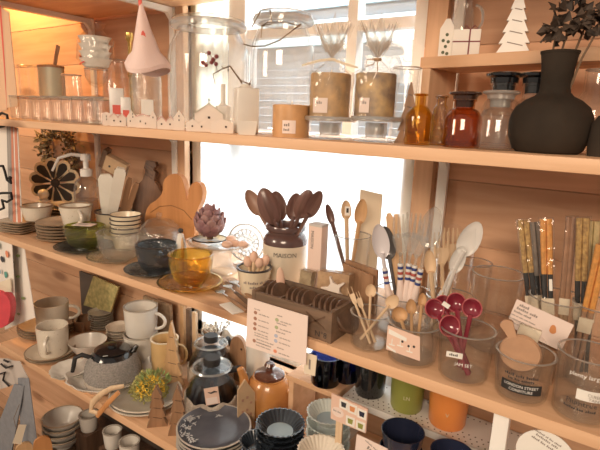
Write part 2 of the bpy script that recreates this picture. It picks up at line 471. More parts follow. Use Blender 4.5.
# window: frame, bars, panes
bm = new()
fw = .03
box(bm, (fw, .05, WT - WB), (WL + fw / 2, .345, (WT + WB) / 2)); box(bm, (fw, .05, WT - WB), (WR - fw / 2, .345, (WT + WB) / 2))
box(bm, (WR - WL, .05, fw), ((WL + WR) / 2, .345, WB + fw / 2)); box(bm, (WR - WL, .05, fw), ((WL + WR) / 2, .345, WT - fw / 2))
win = struct('window_1', bm, white_paint)
bm = new()
xm = col_x(354, .345, .45); xp = col_x(243, .345, .5)
box(bm, (.022, .03, WT - .29), (xm, .345, (WT + .29) / 2))
box(bm, (.05, .045, WT - .29), (xp, .345, (WT + .29) / 2))
zb1 = row_z(27, xm, .345); zb2 = row_z(-2, xm, .345)
for z in (zb1, zb1 + .26):
    box(bm, (WR - WL - .02, .026, .02), ((WL + WR) / 2, .345, z))
struct('window_bars', bm, white_paint, parent=win)
bm = new(); box(bm, (WR - WL - .04, .003, WT - WB - .04), ((WL + WR) / 2, .352, (WT + WB) / 2)); struct('window_pane', bm, pane_g, parent=win)
# casing boards round the window
bm = new(); xa, xb = col_x(415, .29, .22), col_x(433, .29, .22)
box(bm, (xb - xa, .018, WT - ZB), ((xa + xb) / 2, .291, (WT + ZB) / 2), bev=.002); struct('trim_1', bm, pine_trim)
bm = new(); xa, xb = col_x(177, .29, .22), col_x(187, .29, .22)
box(bm, (xb - xa, .018, WT - ZB), ((xa + xb) / 2, .291, (WT + ZB) / 2), bev=.002); struct('trim_2', bm, pine_trim)
bm = new(); box(bm, (WR - WL, .036, .018), ((WL + WR) / 2, .301, WB - .009), bev=.002); struct('trim_3', bm, pine_trim)
# the neighbour's clapboard wall across the alley
bm = new()
z = -.6
while z < 2.0:
    box(bm, (4.2, .012, .036), (-1.2, 1.30, z), Matrix.Rotation(.22, 3, 'X')); z += .034
box(bm, (4.2, .05, 2.8), (-1.2, 1.34, .7))
struct('wall_neighbour', bm, mat('pale_siding', (.24, .28, .32), .7, var=.08, scale=4))
bm = new()
for z in (row_z(20, xm, 1.28), row_z(-26, xm, 1.28)):
    box(bm, (4.2, .02, .10), (-1.2, 1.285, z))
struct('trim_4', bm, mat('pale_blue_board', (.36, .50, .57), .6))
bm = new(); box(bm, (5, 1.2, .05), (-1.2, .95, -.75)); struct('ground', bm, mat('alley_ground', (.45, .44, .42), .9))

# sheer curtains
def sheer_mat(name, col, clearness):
    m, nt, N, L = nodes(name); N.remove(N['Principled BSDF'])
    tl = N.new('ShaderNodeBsdfTranslucent'); df = N.new('ShaderNodeBsdfDiffuse'); tr = N.new('ShaderNodeBsdfTransparent')
    tl.inputs['Color'].default_value = (*col, 1); df.inputs['Color'].default_value = (*col, 1)
    a = N.new('ShaderNodeMixShader'); a.inputs['Fac'].default_value = .18
    L.new(tl.outputs[0], a.inputs[1]); L.new(df.outputs[0], a.inputs[2])
    b = N.new('ShaderNodeMixShader'); b.inputs['Fac'].default_value = clearness
    L.new(a.outputs[0], b.inputs[1]); L.new(tr.outputs[0], b.inputs[2]); L.new(b.outputs[0], N['Material Output'].inputs['Surface'])
    return m
def sheer(name, x0, x1, z0, z1, y, waves, amp, material, label):
    bm = new(); n = waves * 8; t = .0008
    cols = []
    for i in range(n + 1):
        x = x0 + (x1 - x0) * i / n; yy = y + amp * math.sin(2 * PI * waves * i / n) + amp * .4 * math.sin(5.3 * i / n * 2 * PI)
        cols.append([bm.verts.new((x, yy, z0)), bm.verts.new((x, yy, z1))])
    for a, b in zip(cols, cols[1:]): bm.faces.new((a[0], b[0], b[1], a[1]))
    return tag(obj(name, bm, material), label, 'curtain')
sheer_w = sheer_mat('sheer_white', (.95, .94, .92), .10)
sheer_c = sheer_mat('sheer_cream', (.90, .82, .66), .12)
sheer('sheer_curtain', WL + .01, WR - .008, WB + .012, .292, .318, 12, .0025, sheer_w, 'white sheer half curtain covering the window below the top shelf')
sheer('side_curtain', WL + .004, xp - .022, .32, WT - .02, .316, 4, .003, sheer_c, 'cream side curtain behind the big round glass jar')

# shelves
def shelf(name, z, y0, y1, th, label, x0=SHELF_L, x1=SHELF_R, m=pine):
    bm = new(); box(bm, (x1 - x0, y1 - y0, th), ((x0 + x1) / 2, (y0 + y1) / 2, z - th / 2), bev=.002)
    return tag(obj(name, bm, m), label, 'shelf', 'long pine shelf boards')
shelf('shelf_board', Z_TOP, -.008, .289, .016, 'long pine shelf board carrying the big glass jars and the candles')
shelf('shelf_board', Z_MID, 0, .289, .0165, 'long pine shelf board carrying the cups, crock and spoon tumblers')
shelf('shelf_board', Z_LOW, 0, .289, .020, 'long pine shelf board carrying the teapots and fluted plates')
shelf('shelf_board', .60, -.10, .289, .020, 'topmost pine shelf board overhead above the golden lit wall')
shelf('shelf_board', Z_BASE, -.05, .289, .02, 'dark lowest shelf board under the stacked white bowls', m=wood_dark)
bm = new(); box(bm, (SHELF_R - SHELF_L - .01, .006, Z_LOW - Z_BASE - .024), ((SHELF_L + SHELF_R) / 2, .285, (Z_LOW + Z_BASE) / 2 - .010)); tag(obj('shade_panel', bm, mat('painted_shade', (.13, .10, .08), .8, var=.3, scale=8)), 'added dark panel standing in for shade behind the bowls below the low shelf', 'board')  # added panel, coloured dark to stand in for the shade below the low shelf
# white shelf brackets: wall standard with a curved arm under each board
def bracket(px, label, z0, z1, arms):
    x = col_x(px, .282, .25)
    T = thing('shelf_bracket', label, 'bracket', (x, .282, z0), 0, 'white shelf brackets')
    bm = new(); box(bm, (.018, .010, z1 - z0), (0, 0, (z1 - z0) / 2), bev=.0015); obj('wall_standard', bm, white_metal, T)
    for za, ln in arms:
        bm = new(); z = za - z0
        poly = [(0, z - .06), (-.006, z - .03), (-.02, z - .014), (-ln, z - .012), (-ln, z - .001), (0, z - .001)]
        prism(bm, [(-p[0], p[1]) for p in poly], .012, M=Matrix.Rotation(-PI / 2, 3, 'Z')); obj('arm', bm, white_metal, T)
bracket(97, 'white metal shelf bracket behind the clear soap dispenser', Z_MID + .001, .579, [(.283, .12), (.579, .30)])
bracket(175, 'white metal shelf bracket beside the window behind the bunny board', Z_MID + .001, .579, [(.283, .12), (.579, .30)])
bracket(444, 'white metal shelf bracket between the window post and the plank wall', Z_MID + .001, .579, [(.283, .05)])
# small turned box shelf on the right
xs = col_x(424, .19, .40); zs = row_z(59, xs, .19)
T = thing('box_shelf', 'small pale wooden box shelf standing on the top shelf behind the brown bottles', 'shelf', (xs, .165, Z_TOP), -.16)
hs = zs - Z_TOP
bm = new(); box(bm, (.62, .085, .017), (.31, .045, hs - .0085), bev=.0015); obj('top_board', bm, pine, T)
bm = new(); box(bm, (.014, .085, hs - .017), (.007 + .005, .045, (hs - .017) / 2), bev=.001); obj('side_panel', bm, pine_trim, T)
bm = new(); box(bm, (.014, .085, hs - .017), (.60, .045, (hs - .017) / 2), bev=.001); obj('side_panel', bm, pine_trim, T)
BOXS = T; BOXH = zs

# ------------------------------------------------------------------ light
W = bpy.data.worlds.new('world'); sc.world = W; W.use_nodes = True
W.node_tree.nodes['Background'].inputs['Color'].default_value = (1.0, .86, .72, 1)
W.node_tree.nodes['Background'].inputs['Strength'].default_value = .28
def area(name, loc, target, sx, sy, power, col):
    l = bpy.data.lights.new(name, 'AREA'); l.shape = 'RECTANGLE'; l.size = sx; l.size_y = sy; l.energy = power; l.color = col
    o = bpy.data.objects.new(name, l); C.objects.link(o); o.location = loc
    o.rotation_euler = (Vector(target) - Vector(loc)).to_track_quat('-Z', 'Y').to_euler(); return o
area('sky_over_alley', (-.8, 1.12, 2.0), (-.65, .36, .15), 2.2, .4, 420, (.92, .97, 1))
area('sky_on_neighbour', (-.9, .55, 2.1), (-.9, 1.3, .6), 2.4, .3, 20, (.94, .98, 1))
area('front_lamp', (.35, -1.75, .95), (-.45, .15, -.1), .8, .5, 21, (1, .78, .57))  # unseen lamp behind the camera, set low to light the shelf fronts
area('shop_lamp', (-1.5, -1.7, .8), (-.8, .1, -.2), .5, .5, 13, (1, .80, .60))
l = bpy.data.lights.new('warm_spotlight', 'POINT'); l.energy = 13; l.color = (1, .46, .09); l.shadow_soft_size = .03
o = bpy.data.objects.new('warm_spotlight', l); C.objects.link(o); o.location = (-1.66, .12, .80)
sc.view_settings.view_transform = 'Standard'; sc.view_settings.look = 'None'; sc.view_settings.gamma = 1
sc.view_settings.exposure = 0.42
sc.cycles.transparent_max_bounces = 40; sc.cycles.max_bounces = 10; sc.cycles.transmission_bounces = 8
sc.cycles.glossy_bounces = 4; sc.cycles.diffuse_bounces = 4; sc.cycles.sample_clamp_indirect = 6
sc.cycles.caustics_reflective = False; sc.cycles.caustics_refractive = False
# ================================================================== MIDDLE SHELF
def rounded_square(bm, s, h, t, rad=.25):
    """square plate with soft corners, as a lathe bent to a superellipse"""
    def sq(r, z, a):
        c, q = abs(math.cos(a)), abs(math.sin(a)); k = (c ** 5 + q ** 5) ** (-1 / 5)
        return r * k, z
    lathe(bm, plate_prof(s, h, t, .6, .8), 40, sq)
x, r, h = spot(21, .055, 0, 39)
bm = new(); rounded_square(bm, r * .86, .008, .003)
rm = new()
def _sq(r_, z_, a_):
    c_, q_ = abs(math.cos(a_)), abs(math.sin(a_)); return r_ * (c_ ** 5 + q_ ** 5) ** (-.2), z_
lathe(rm, [(r * .868, .0065), (r * .872, .0085), (r * .84, .0088), (r * .84, .0075)], 40, _sq, close=True)
topz = row_z(220, x, .055)
pile('square_plate', bm, cer_tan, (x, .055, 0), 5, topz / 5, 'square tan dark-rimmed plate at the left shelf end, {} of its stack', 'plate', 'square plates', rz=.3, rim=(rm, cer_rim))
SQ = topz + .002
x2, r2, h2 = spot(62, .085, 0, 46)
bm = new(); lathe(bm, plate_prof(r2, .009, .003, .6, .8), 36)
rm = new(); lathe(rm, [(r2 + .0003, .0072), (r2 + .0008, .0092), (r2 - .003, .0097), (r2 - .003, .0085)], 36, close=True)
topz2 = row_z(221, x2, .085)
pile('round_plate', bm, cer_tan, (x2, .085, 0), 6, topz2 / 6, 'round tan dark-rimmed plate beside the square plates, {} of its stack', 'plate', 'round tan plates', rim=(rm, cer_rim))
RD = topz2 + .003
# cups on the plates
def rim_cup(px, y, z0, w, top, label, hang=-.3):
    x, r, h = spot(px, y, z0, w, top)
    return cup('teacup', label, 'cup', (x, y, z0), r, h, cer_warm, cer_warm, hang, .78, cer_rim, group=None)
rim_cup(37, .085, SQ, 30, 205, 'cream teacup with a brown rim standing on the square plates', PI)
rim_cup(76, .085, RD, 31, 205, 'cream teacup with a brown rim standing on the front of the round plates', -.35)
xq, rq, hq = spot(60, .20, 0, 26, 204)
bm = new(); lathe(bm, plate_prof(.052, .008, .003), 32)
pile('saucer', bm, cer_warm, (xq, .20, 0), 5, .0085, 'cream saucer in the hidden stack behind the round plates, {} there', 'saucer', 'cream saucers behind the round plates')
rim_cup(59, .20, .0465, 24, 203, 'cream teacup half hidden behind the front teacup on the plates', PI)

# green glass bowl on its saucer, with a price card
def saucer(px, y, w, m, label, z0=0, h=.012, rim=None, name='saucer'):
    x, r, _ = spot(px, y, z0, w)
    T = thing(name, label, 'saucer', (x, y, z0))
    bm = new(); lathe(bm, plate_prof(r, h, .003, .45, .7), 36); obj('dish', bm, m, T)
    bm = new(); lathe(bm, [(r, h - .002), (r + .0008, h), (r - .003, h + .0006), (r - .003, h - .001)], 36, close=True); obj('rim', bm, rim or m, T)
    return x, r
def glass_cup(px, y, z0, w, top, m, label, taper=.5):
    x, r, h = spot(px, y, z0, w, top)
    T = thing('glass_cup', label, 'cup', (x, y, z0))
    bm = new()
    o = [(0, 0), (r * .48, 0), (r * .46, h * .07)] + [(r * (.46 + .54 * math.sin(u * PI / 2) ** .8), h * (.07 + .93 * (1 - math.cos(u * PI / 2)) ** .85)) for u in (.15, .3, .45, .6, .75, .9, 1)]
    lathe(bm, shell(o, .003), 40, lambda r_, z_, a_: (r_ * (1 + .012 * math.cos(16 * a_) * (1 if .2 * h < z_ < .8 * h else 0)), z_)); obj('bowl', bm, m, T)
    bm = new(); lathe(bm, [(r, h - .001), (r + .0012, h + .0005), (r - .0015, h + .002), (r - .0038, h + .0005), (r - .003, h - .001)], 40, close=True); obj('rim', bm, m, T)
    return x, r, h
saucer(84, .062, 56, smoke_g, 'dark glass saucer under the green glass bowl')
xg, rg, hg = glass_cup(85, .062, .0045, 39, 226, green_g, 'green pressed glass bowl beside the tan plates')
T = thing('price_card', 'small pale card lying across the rim of the green glass bowl', 'card', (xg, .062, .0045 + hg + .0035), .5)
bm = new(); box(bm, (.048, .030, .0006)); obj('card', bm, paper_pink, T)
bm = new()
for i in range(3): box(bm, (.03 - .006 * i, .002, .0003), (-.002, .007 - .006 * i, .0006))
obj('printed_lines', bm, ink_grey, T)
# clear, blue-black and amber cups
saucer(112, .052, 48, frost, 'clear pressed glass saucer under the clear glass cup')
glass_cup(119, .052, .0045, 41, 232, frost, 'clear pressed glass cup between the green bowl and the dark glass cup')
saucer(152, .052, 54, smoke_g, 'blue-black glass saucer under the dark glass cup')
glass_cup(157, .052, .0045, 41, 244, smoke_g, 'blue-black pressed glass cup on its dark saucer')
saucer(190, .045, 64, glass('amber_saucer_glass', (.93, .78, .45), .03, .06, bump=.5, bscale=90, milk=.06), 'amber tinted glass saucer under the amber cup', rim=brass)
glass_cup(191, .045, .0045, 44, 254, amber_g, 'amber pressed glass cup in front of the cake stand')

# black flower trivet and dried wreath on the wall
yF = .228; xF = ony(55, 183, yF).x; zF = row_z(183, xF, yF); rF = 24 * mpp(xF, yF, zF)
T = thing('flower_trivet', 'black flower-shaped trivet with cream petal outlines leaning upright under the wreath', 'trivet', (xF, yF, zF), face(xF, yF) * .6)
bl, cr_ = new(), new()
for k in range(10):
    a = PI / 2 + 2 * PI * k / 10 + .1
    pet = [(.16, 0), (.5, .13), (.82, .21), (.96, .12), (1.0, 0), (.96, -.12), (.82, -.21), (.5, -.13)]
    for bm_, s, g, y_ in ((cr_, 1.06, 1.32, .001), (bl, .94, .86, -.003)):
        poly = [(rF * u * (s if u > .3 else 1) * math.cos(a) - rF * w_ * g * math.sin(a), rF * u * (s if u > .3 else 1) * math.sin(a) + rF * w_ * g * math.cos(a)) for u, w_ in pet]
        prism(bm_, poly, .004, y_)
lathe(bl, [(0, -.005), (rF * .17, -.005), (rF * .17, .003), (0, .003)], 20, M=Matrix.Rotation(PI / 2, 3, 'X'))
obj('petal_outline', cr_, mat('cream_outline', (.80, .70, .50), .5), T); obj('petals', bl, black_matte, T)
bm = new(); box(bm, (.10, .03, .012), (0, .004, -zF + .006)); box(bm, (.012, .006, zF - .008), (0, .008, -zF / 2)); obj('stand', bm, black_iron, T)
yW = .283; xW = ony(60, 150, yW).x; zW = row_z(150, xW, yW)
T = thing('dried_wreath', 'dried brown wreath hanging on the wall under the top shelf', 'wreath', (xW, yW, zW))
bm = new()
rr = 31 * mpp(xW, yW, zW)
for i in range(620):
    a = random.uniform(0, 2 * PI); q = rr * random.uniform(.45, 1.15)
    p = Vector((q * math.cos(a), random.uniform(-.020, .004), .78 * q * math.sin(a)))
    leaf(bm, p, rnd() + Vector((math.cos(a), -.4, math.sin(a))), rnd(), random.uniform(.012, .026), random.uniform(.008, .014))
obj('dried_leaves', bm, wreath_leaf, T)
bm = new(); tube(bm, [(rr * .8 * math.cos(2 * PI * i / 24), 0, rr * .65 * math.sin(2 * PI * i / 24)) for i in range(25)], .006, 8); obj('twig_ring', bm, stem_m, T)
bm = new(); ball(bm, (0, 0, 0), .0045, 8, 5); bud = obj('dried_berry', bm, cer_tan, T)
for i in range(40):
    a = random.uniform(0, 2 * PI); q = rr * random.uniform(.55, 1.05)
    if i: bud = bud.copy(); C.objects.link(bud)
    bud.location = (q * math.cos(a), -.018, .8 * q * math.sin(a)); bud.scale = (s_ := random.uniform(.7, 1.3), s_, s_)
# soap dispenser with pump, white bottle
y = .205; x, r, h = spot(88, y, 0, 25, 176)
T = thing('soap_dispenser', 'clear soap dispenser with a white pump behind the cream teacups', 'dispenser', (x, y, 0), face(x, y))
bm = new(); lathe(bm, shell([(0, 0), (r, 0), (r, h * .78), (r * .85, h * .9), (r * .4, h), (r * .4, h * 1.06)], .002), 24); obj('bottle', bm, clear_thick, T)
bm = new(); lathe(bm, [(0, .004), (r * .88, .004), (r * .88, h * .55), (0, h * .55)], 24); obj('soap', bm, glass('soap_liquid', (.86, .66, .40), .1, .03, milk=.2), T)
bm = new(); lathe(bm, [(0, h), (r * .46, h), (r * .46, h * 1.13), (r * .2, h * 1.15), (r * .2, h * 1.3), (r * .38, h * 1.3), (r * .38, h * 1.42), (0, h * 1.44)], 20)
tube(bm, [(0, 0, h * 1.38), (-r * 1.0, 0, h * 1.41), (-r * 1.9, 0, h * 1.34), (-r * 2.4, 0, h * 1.1)], [.0052, .0050, .0042, .0032], 8); obj('pump', bm, white_metal, T)
y = .235; x, r, h = spot(61, y, 0, 22, 197)
T = thing('oil_bottle', 'squat white bottle with a ball stopper in front of the flower trivet', 'bottle', (x, y - .052, 0))
bm = new(); lathe(bm, [(0, 0), (r, 0), (r * 1.02, h * .6), (r * .7, h * .85), (r * .35, h * .95), (r * .35, h), (0, h)], 24); obj('body', bm, cer_white, T)
bm = new(); ball(bm, (0, 0, h + r * .42), r * .46); obj('stopper', bm, cer_white, T)

# cream pot of wrapped wooden cutlery
y = .19; x, r, h = spot(115, y, 0, 37, 211)
cup('utensil_pot', 'cream enamel pot holding wrapped wooden cutlery', 'pot', (x, y, 0), r, h, enamel, None, 0, .82, enamel_rim)
PX, PY, PH = x, y, h
def slat(px0, py0, px1, py1, y1, w, t, m, name, label, cat, part=None, base=None, rnd_=.3):
    """flat wooden or wrapped piece standing in a container: head at pixel height of the photo, foot in the pot"""
    q = ony(px1, py1, y1); b = Vector(base)
    L = (q - b).length; M = frame_mat(b, q - b)
    bm = new(); prism(bm, [(-w * .35, 0), (w * .35, 0), (w * .5, L * .55), (w * .5, L * .93), (w * .3, L), (-w * .3, L), (-w * .5, L * .93), (-w * .5, L * .55)], t)
    o = obj(name, bm, m); o.matrix_world = M
    return tag(o, label, cat)
bag_white = mat('white_paper_bag', (.78, .74, .66), .6, bump=.5, bscale=60)
slat(0, 0, 105, 174, .160, .036, .012, bag_white, 'wrapped_cutlery', 'white wrapped cutlery leaning left in the cream pot', 'cutlery', base=(x + .004, y - .018, .01))
slat(0, 0, 121, 168, .158, .027, .010, bag_white, 'wrapped_cutlery', 'white wrapped cutlery standing upright in the cream pot', 'cutlery', base=(x + .006, y - .022, .025))
for i, (px, py, yy, bx, lab) in enumerate(((97, 187, .185, -.012, 'teak spatula leaning left out of the cream pot'), (103, 170, .21, -.004, 'teak spatula behind the left white wrapper'),
                                (113, 165, .215, .0, 'teak spatula under the kraft box in the cream pot'), (130, 178, .185, .012, 'teak spatula just right of the upright white wrapper'), (137, 183, .195, .016, 'teak spatula leaning right out of the cream pot'))):
    slat(0, 0, px, py, yy, .014, .005, wood_mid, 'wooden_spatula', lab, 'spatula', base=(x + bx, yy - .0 + (y - yy) * .6, .012))
# kraft box with a dark clip on top of the cutlery
q = ony(116, 166, .195); T = thing('kraft_box', 'tilted kraft box with dark dots on top of the wooden cutlery', 'box', q, .5)
T.rotation_euler = (.25, .45, .55)
bm = new(); box(bm, (.062, .020, .042), bev=.001); obj('carton', bm, kraft, T)
bm = new()
for dx in (-.012, .006): box(bm, (.005, .001, .005), (dx, -.0105, -.004))
obj('printed_dots', bm, dark_ink, T)
bm = new(); box(bm, (.012, .024, .052), (-.034, .002, .006)); obj('dark_band', bm, wood_dark, T)
# stacked enamel cups
x, r, h = spot(126, .135, 0, 30, 214)
ch = .045
bm = new(); lathe(bm, shell([(0, 0), (r * .72, 0), (r * .74, .002), (r, ch)], .0012), 28)
rm = new(); lathe(rm, [(r + .0004, ch - .002), (r + .001, ch), (r - .0004, ch + .0008), (r - .0012, ch), (r - .0010, ch - .001)], 28, close=True)
pile('enamel_cup', bm, enamel, (x, .135, 0), 5, (h - ch) / 4, 'cream dark-rimmed enamel cup before the cutlery pot, {} of its stack', 'cup', 'stacked enamel cups', rim=(rm, enamel_rim))
# walnut board
y = .255; q = ony(150, 212, y)
T = thing('cutting_board', 'dark walnut paddle board with a notched handle leaning beside the bunny board', 'cutting board', (col_x(147, y, 0), y - .012, 0), .35)
T.rotation_euler = (-.10, .10, .35)
hB = row_z(160, T.location.x, .27); k = mpp(T.location.x, y, .1)
bm = new(); prism(bm, [(-14 * k, 0), (14 * k, 0), (15 * k, hB * .62), (9 * k, hB * .72), (6 * k, hB * .76), (7 * k, hB * .86), (4 * k, hB * .9), (7 * k, hB * .95), (5 * k, hB), (-5 * k, hB), (-6 * k, hB * .9), (-4 * k, hB * .86), (-6 * k, hB * .74), (-14 * k, hB * .62)], .016)
obj('board', bm, wood('walnut_board', (.21, .115, .07), (.13, .07, .045), 'z', .5, 1.5, False), T)
bm = new()
for z in (.80, .84, .9, .94): box(bm, (9 * k, .002, .003), (0, -.0085, hB * z), Matrix.Rotation(.4, 3, 'Y'))
obj('carved_grooves', bm, wood_dark, T)
# bunny board
y = .215
def traced(pts, y):
    o = [ony(px, py, y) for px, py in pts]; return [(p.x, p.z) for p in o]
out = traced([(150, 238), (146, 220), (150, 205), (160, 199), (165, 192), (165, 182), (170, 175), (178, 173), (184, 177), (187, 187), (188.5, 200), (190, 200), (191, 187), (197, 181), (202, 183), (205, 190), (204, 200), (199, 210), (197, 222), (196, 240)], y)
zmin = min(z for _, z in out); out = [(px_, max(z, .002)) for px_, z in out]
cx_ = sum(p[0] for p in out) / len(out)
def smooth_poly(p, n=2):
    for _ in range(n):
        q = []
        for i in range(len(p)):
            a, b = p[i], p[(i + 1) % len(p)]
            q += [(a[0] * .75 + b[0] * .25, a[1] * .75 + b[1] * .25), (a[0] * .25 + b[0] * .75, a[1] * .25 + b[1] * .75)]
        p = q
    return p
T = thing('bunny_board', 'orange beech cutting board in the shape of a bunny head with two round ears', 'cutting board', (cx_, y, 0))
bm = new(); prism(bm, smooth_poly([(a - cx_, b) for a, b in out], 1), .014); obj('board', bm, wood_bunny, T)
bm = new()
e = traced([(153, 212), (162, 206), (174, 205), (186, 210), (194, 219)], y)
tube(bm, [(a - cx_, -.0072, b) for a, b in e], .0012, 6); obj('carved_line', bm, mat('carved_brown', (.30, .14, .05), .6), T)
# lidded pressed glass jar
y = .145; x, r, h = spot(160, y, 0, 42, 230)
T = thing('lidded_jar', 'clear pressed glass jar with a domed lid behind the dark glass cup', 'jar', (x, y, 0))
bm = new(); lathe(bm, shell([(0, 0), (r * .8, 0), (r * .95, h * .2), (r, h * .6), (r * .92, h * .95), (r * .9, h)], .003), 36, lambda a, z, t: (a * (1 + .02 * math.cos(14 * t)), z)); obj('body', bm, frost, T)
hl = row_z(218, x, y)
bm = new(); lathe(bm, shell([(r * .96, h + .0005), (r * .9, h + .006), (r * .6, h + (hl - h) * .8), (r * .2, hl)], .003)[:4] + [(0, hl)], 32, lambda a, z, t: (a * (1 + .02 * math.cos(14 * t)), z)); 
ball(bm, (0, 0, hl + .007), .007); obj('lid', bm, frost, T)
# little bird figurine
y = .085; x, r, h = spot(181, y, 0, 12, 232)
T = thing('bird_figurine', 'tiny white and wooden bird figurine with a dark round head beside the amber cup', 'figurine', (x, y, 0))
bm = new(); lathe(bm, [(0, 0), (r * .7, 0), (r, h * .35), (r * .85, h * .7), (r * .5, h * .95), (0, h)], 20); obj('body', bm, cer_white, T)
bm = new(); ball(bm, (0, 0, h + .003), .0052); obj('head', bm, dark_ink, T)
bm = new(); ball(bm, (r * .7, -r * .3, h * .5), (r * .35, r * .3, h * .4)); obj('wing', bm, wood_honey, T)

# cake stand, artichoke, cookies
y = .15; zt = row_z(243, col_x(221, y, .05), y); x = col_x(221, y, zt); r = 33 * mpp(x, y, zt)
T = thing('cake_stand', 'clear ribbed glass cake stand carrying the artichoke and pink cookies', 'cake stand', (x, y, 0))
bm = new(); lathe(bm, [(0, 0), (r * .5, 0), (r * .5, .004), (r * .36, .012), (r * .30, zt * .5), (r * .40, zt - .008), (0, zt - .008)], 32, lambda a, z, t: (a * (1 + .04 * math.cos(18 * t)), z)); obj('pedestal', bm, frost, T)
bm = new(); lathe(bm, shell([(0, zt - .006), (r * .85, zt - .006), (r, zt + .004)], .004), 40); obj('plate', bm, clear_thick, T)
bm = new(); lathe(bm, [(r - .001, zt + .001), (r + .001, zt + .005), (r - .005, zt + .0055), (r - .005, zt + .001)], 40, close=True); obj('rim', bm, frost, T)
CS = (x, y, zt)
ax = col_x(210, y, zt + .03); az = zt - .001
T = thing('artichoke', 'purple brown artichoke standing on the glass cake stand', 'artichoke', (ax, y, az + .008))
ra = 16.5 * mpp(ax, y, az + .03); ha = (row_z(206, ax, y) - az - .008)
bm = new(); ball(bm, (0, 0, ha * .48), (ra * .72, ra * .72, ha * .46))
for ring in range(6):
    n = (7, 9, 9, 8, 6, 3)[ring]; zc = ha * (.08 + .135 * ring); q = ra * (.55, .8, .86, .76, .52, .2)[ring]
    for k in range(n):
        a = 2 * PI * (k + .5 * (ring % 2)) / n
        d = Vector((math.cos(a), math.sin(a), 0)); L = ha * .30; up = (d * (.42 - .05 * ring) + Vector((0, 0, 1))).normalized()
        c = d * q + Vector((0, 0, zc + L * .45)); side = up.cross(d).normalized(); nn = side.cross(up)
        Mx = Matrix((side, nn, up)).transposed()
        ball(bm, c, (ra * .30, ra * .10, L * .62), 10, 6, Mx)
obj('scales', bm, artichoke_m, T)
bm = new(); tube(bm, [(0, 0, -.004), (0, 0, ha * .1)], [.007, .006], 10); obj('stem', bm, stem_m, T)
T = thing('leaf_dish', 'small dark rimmed dish under the artichoke on the cake stand', 'dish', (ax, y, zt - .0015))
bm = new(); lathe(bm, plate_prof(ra * 1.05, .006, .002), 28); obj('dish', bm, mat('mottled_dish', (.55, .38, .16), .3, col2=(.08, .06, .05), scale=50), T)
bm = new(); lathe(bm, [(ra * 1.05, .005), (ra * 1.07, .0065), (ra * 1.0, .007), (ra * 1.0, .0055)], 28, close=True); obj('rim', bm, black_matte, T)
for i, (px, dy, dz, lab) in enumerate(((227, -.018, 0, 'pale pink cookie at the front of the cake stand'), (235, .0, 0, 'pale pink cookie in the middle of the cookies on the cake stand'), (243, .004, 0, 'pale pink cookie nearest the right rim of the cake stand'), (231, .022, 0, 'pale pink cookie behind the others on the cake stand'))):
    yy = y + dy; xx = col_x(px, yy, zt + .008)
    bm = new(); ball(bm, (0, 0, .0075), (.0125, .0105, .0075), 16, 8)
    tag(obj('cookie', bm, cookie, None, (xx, yy, zt - .0012)), lab, 'cookie', 'cookies on the cake stand')
# openwork fan plate
y = .225; xx = ony(246, 245, y).x; 
T = thing('openwork_plate', 'clear openwork glass plate standing upright behind the cookies', 'plate', (xx, y, .001), .3)
k = mpp(xx, y, .03); rp = 19 * k; bm = new(); zc = row_z(243, xx, y)
for q, th in ((1, .0022), (.72, .0012), (.45, .0012)):
    tube(bm, [(rp * q * math.cos(2 * PI * i / 40), 0, zc + rp * q * math.sin(2 * PI * i / 40)) for i in range(41)], th, 6)
for i in range(16):
    a = 2 * PI * i / 16; tube(bm, [(rp * .12 * math.cos(a), 0, zc + rp * .12 * math.sin(a)), (rp * math.cos(a), 0, zc + rp * math.sin(a))], .001, 6)
    for q in (.88, .6): 
        cx, cz = rp * q * math.cos(a + PI / 16), rp * q * math.sin(a + PI / 16)
        tube(bm, [(cx + rp * .1 * math.cos(2 * PI * j / 10), 0, zc + cz + rp * .1 * math.sin(2 * PI * j / 10)) for j in range(11)], .0009, 5)
glass_white = mat('milky_glass', (.72, .74, .74), .15, coat=.4)
obj('lattice', bm, glass_white, T)
bm = new(); box(bm, (.05, .03, .004), (0, 0, .001)); box(bm, (.004, .004, max(zc - rp, .004)), (0, .006, max(zc - rp, .004) / 2)); obj('stand', bm, clear_thick, T)

# enamel cup with wooden bits
y = .095; x, r, h = spot(254, y, 0, 35, 267)
EC = cup('enamel_cup', 'cream enamel cup with dark rim and printed words full of small wooden scoops', 'cup', (x, y, 0), r, h, enamel, None, 0, .72, enamel_rim, rz=face(x, y))
text(EC, (2, 6, 2), .0062, (0, 0, h * .55), ink_grey, wrap=r * .97)
text(EC, (4,), .0062, (0, 0, h * .38), ink_grey, wrap=r * .93)
for i, (px, py, yy, lab) in enumerate(((247, 258, .098, 'tiny wooden scoop at the left in the enamel cup'), (254, 252, .105, 'tiny wooden scoop sticking up highest in the enamel cup'), (260, 259, .09, 'tiny wooden scoop at the front in the enamel cup'), (267, 256, .1, 'tiny wooden scoop at the right in the enamel cup'))):
    p = ony(px, py, yy); b = Vector((x + (p.x - x) * .3, y, h * .35))
    Mx = frame_mat(b, p - b); L = (p - b).length
    T = thing('wooden_scoop', lab, 'scoop'); T.matrix_world = Mx
    bm = new(); tube(bm, [(0, 0, 0), (0, 0, L * .7)], .003, 8); obj('handle', bm, wood_light, T)
    bm = new(); ball(bm, (0, 0, L * .85), (.008, .006, .011), 12, 8); obj('bowl', bm, cookie, T)
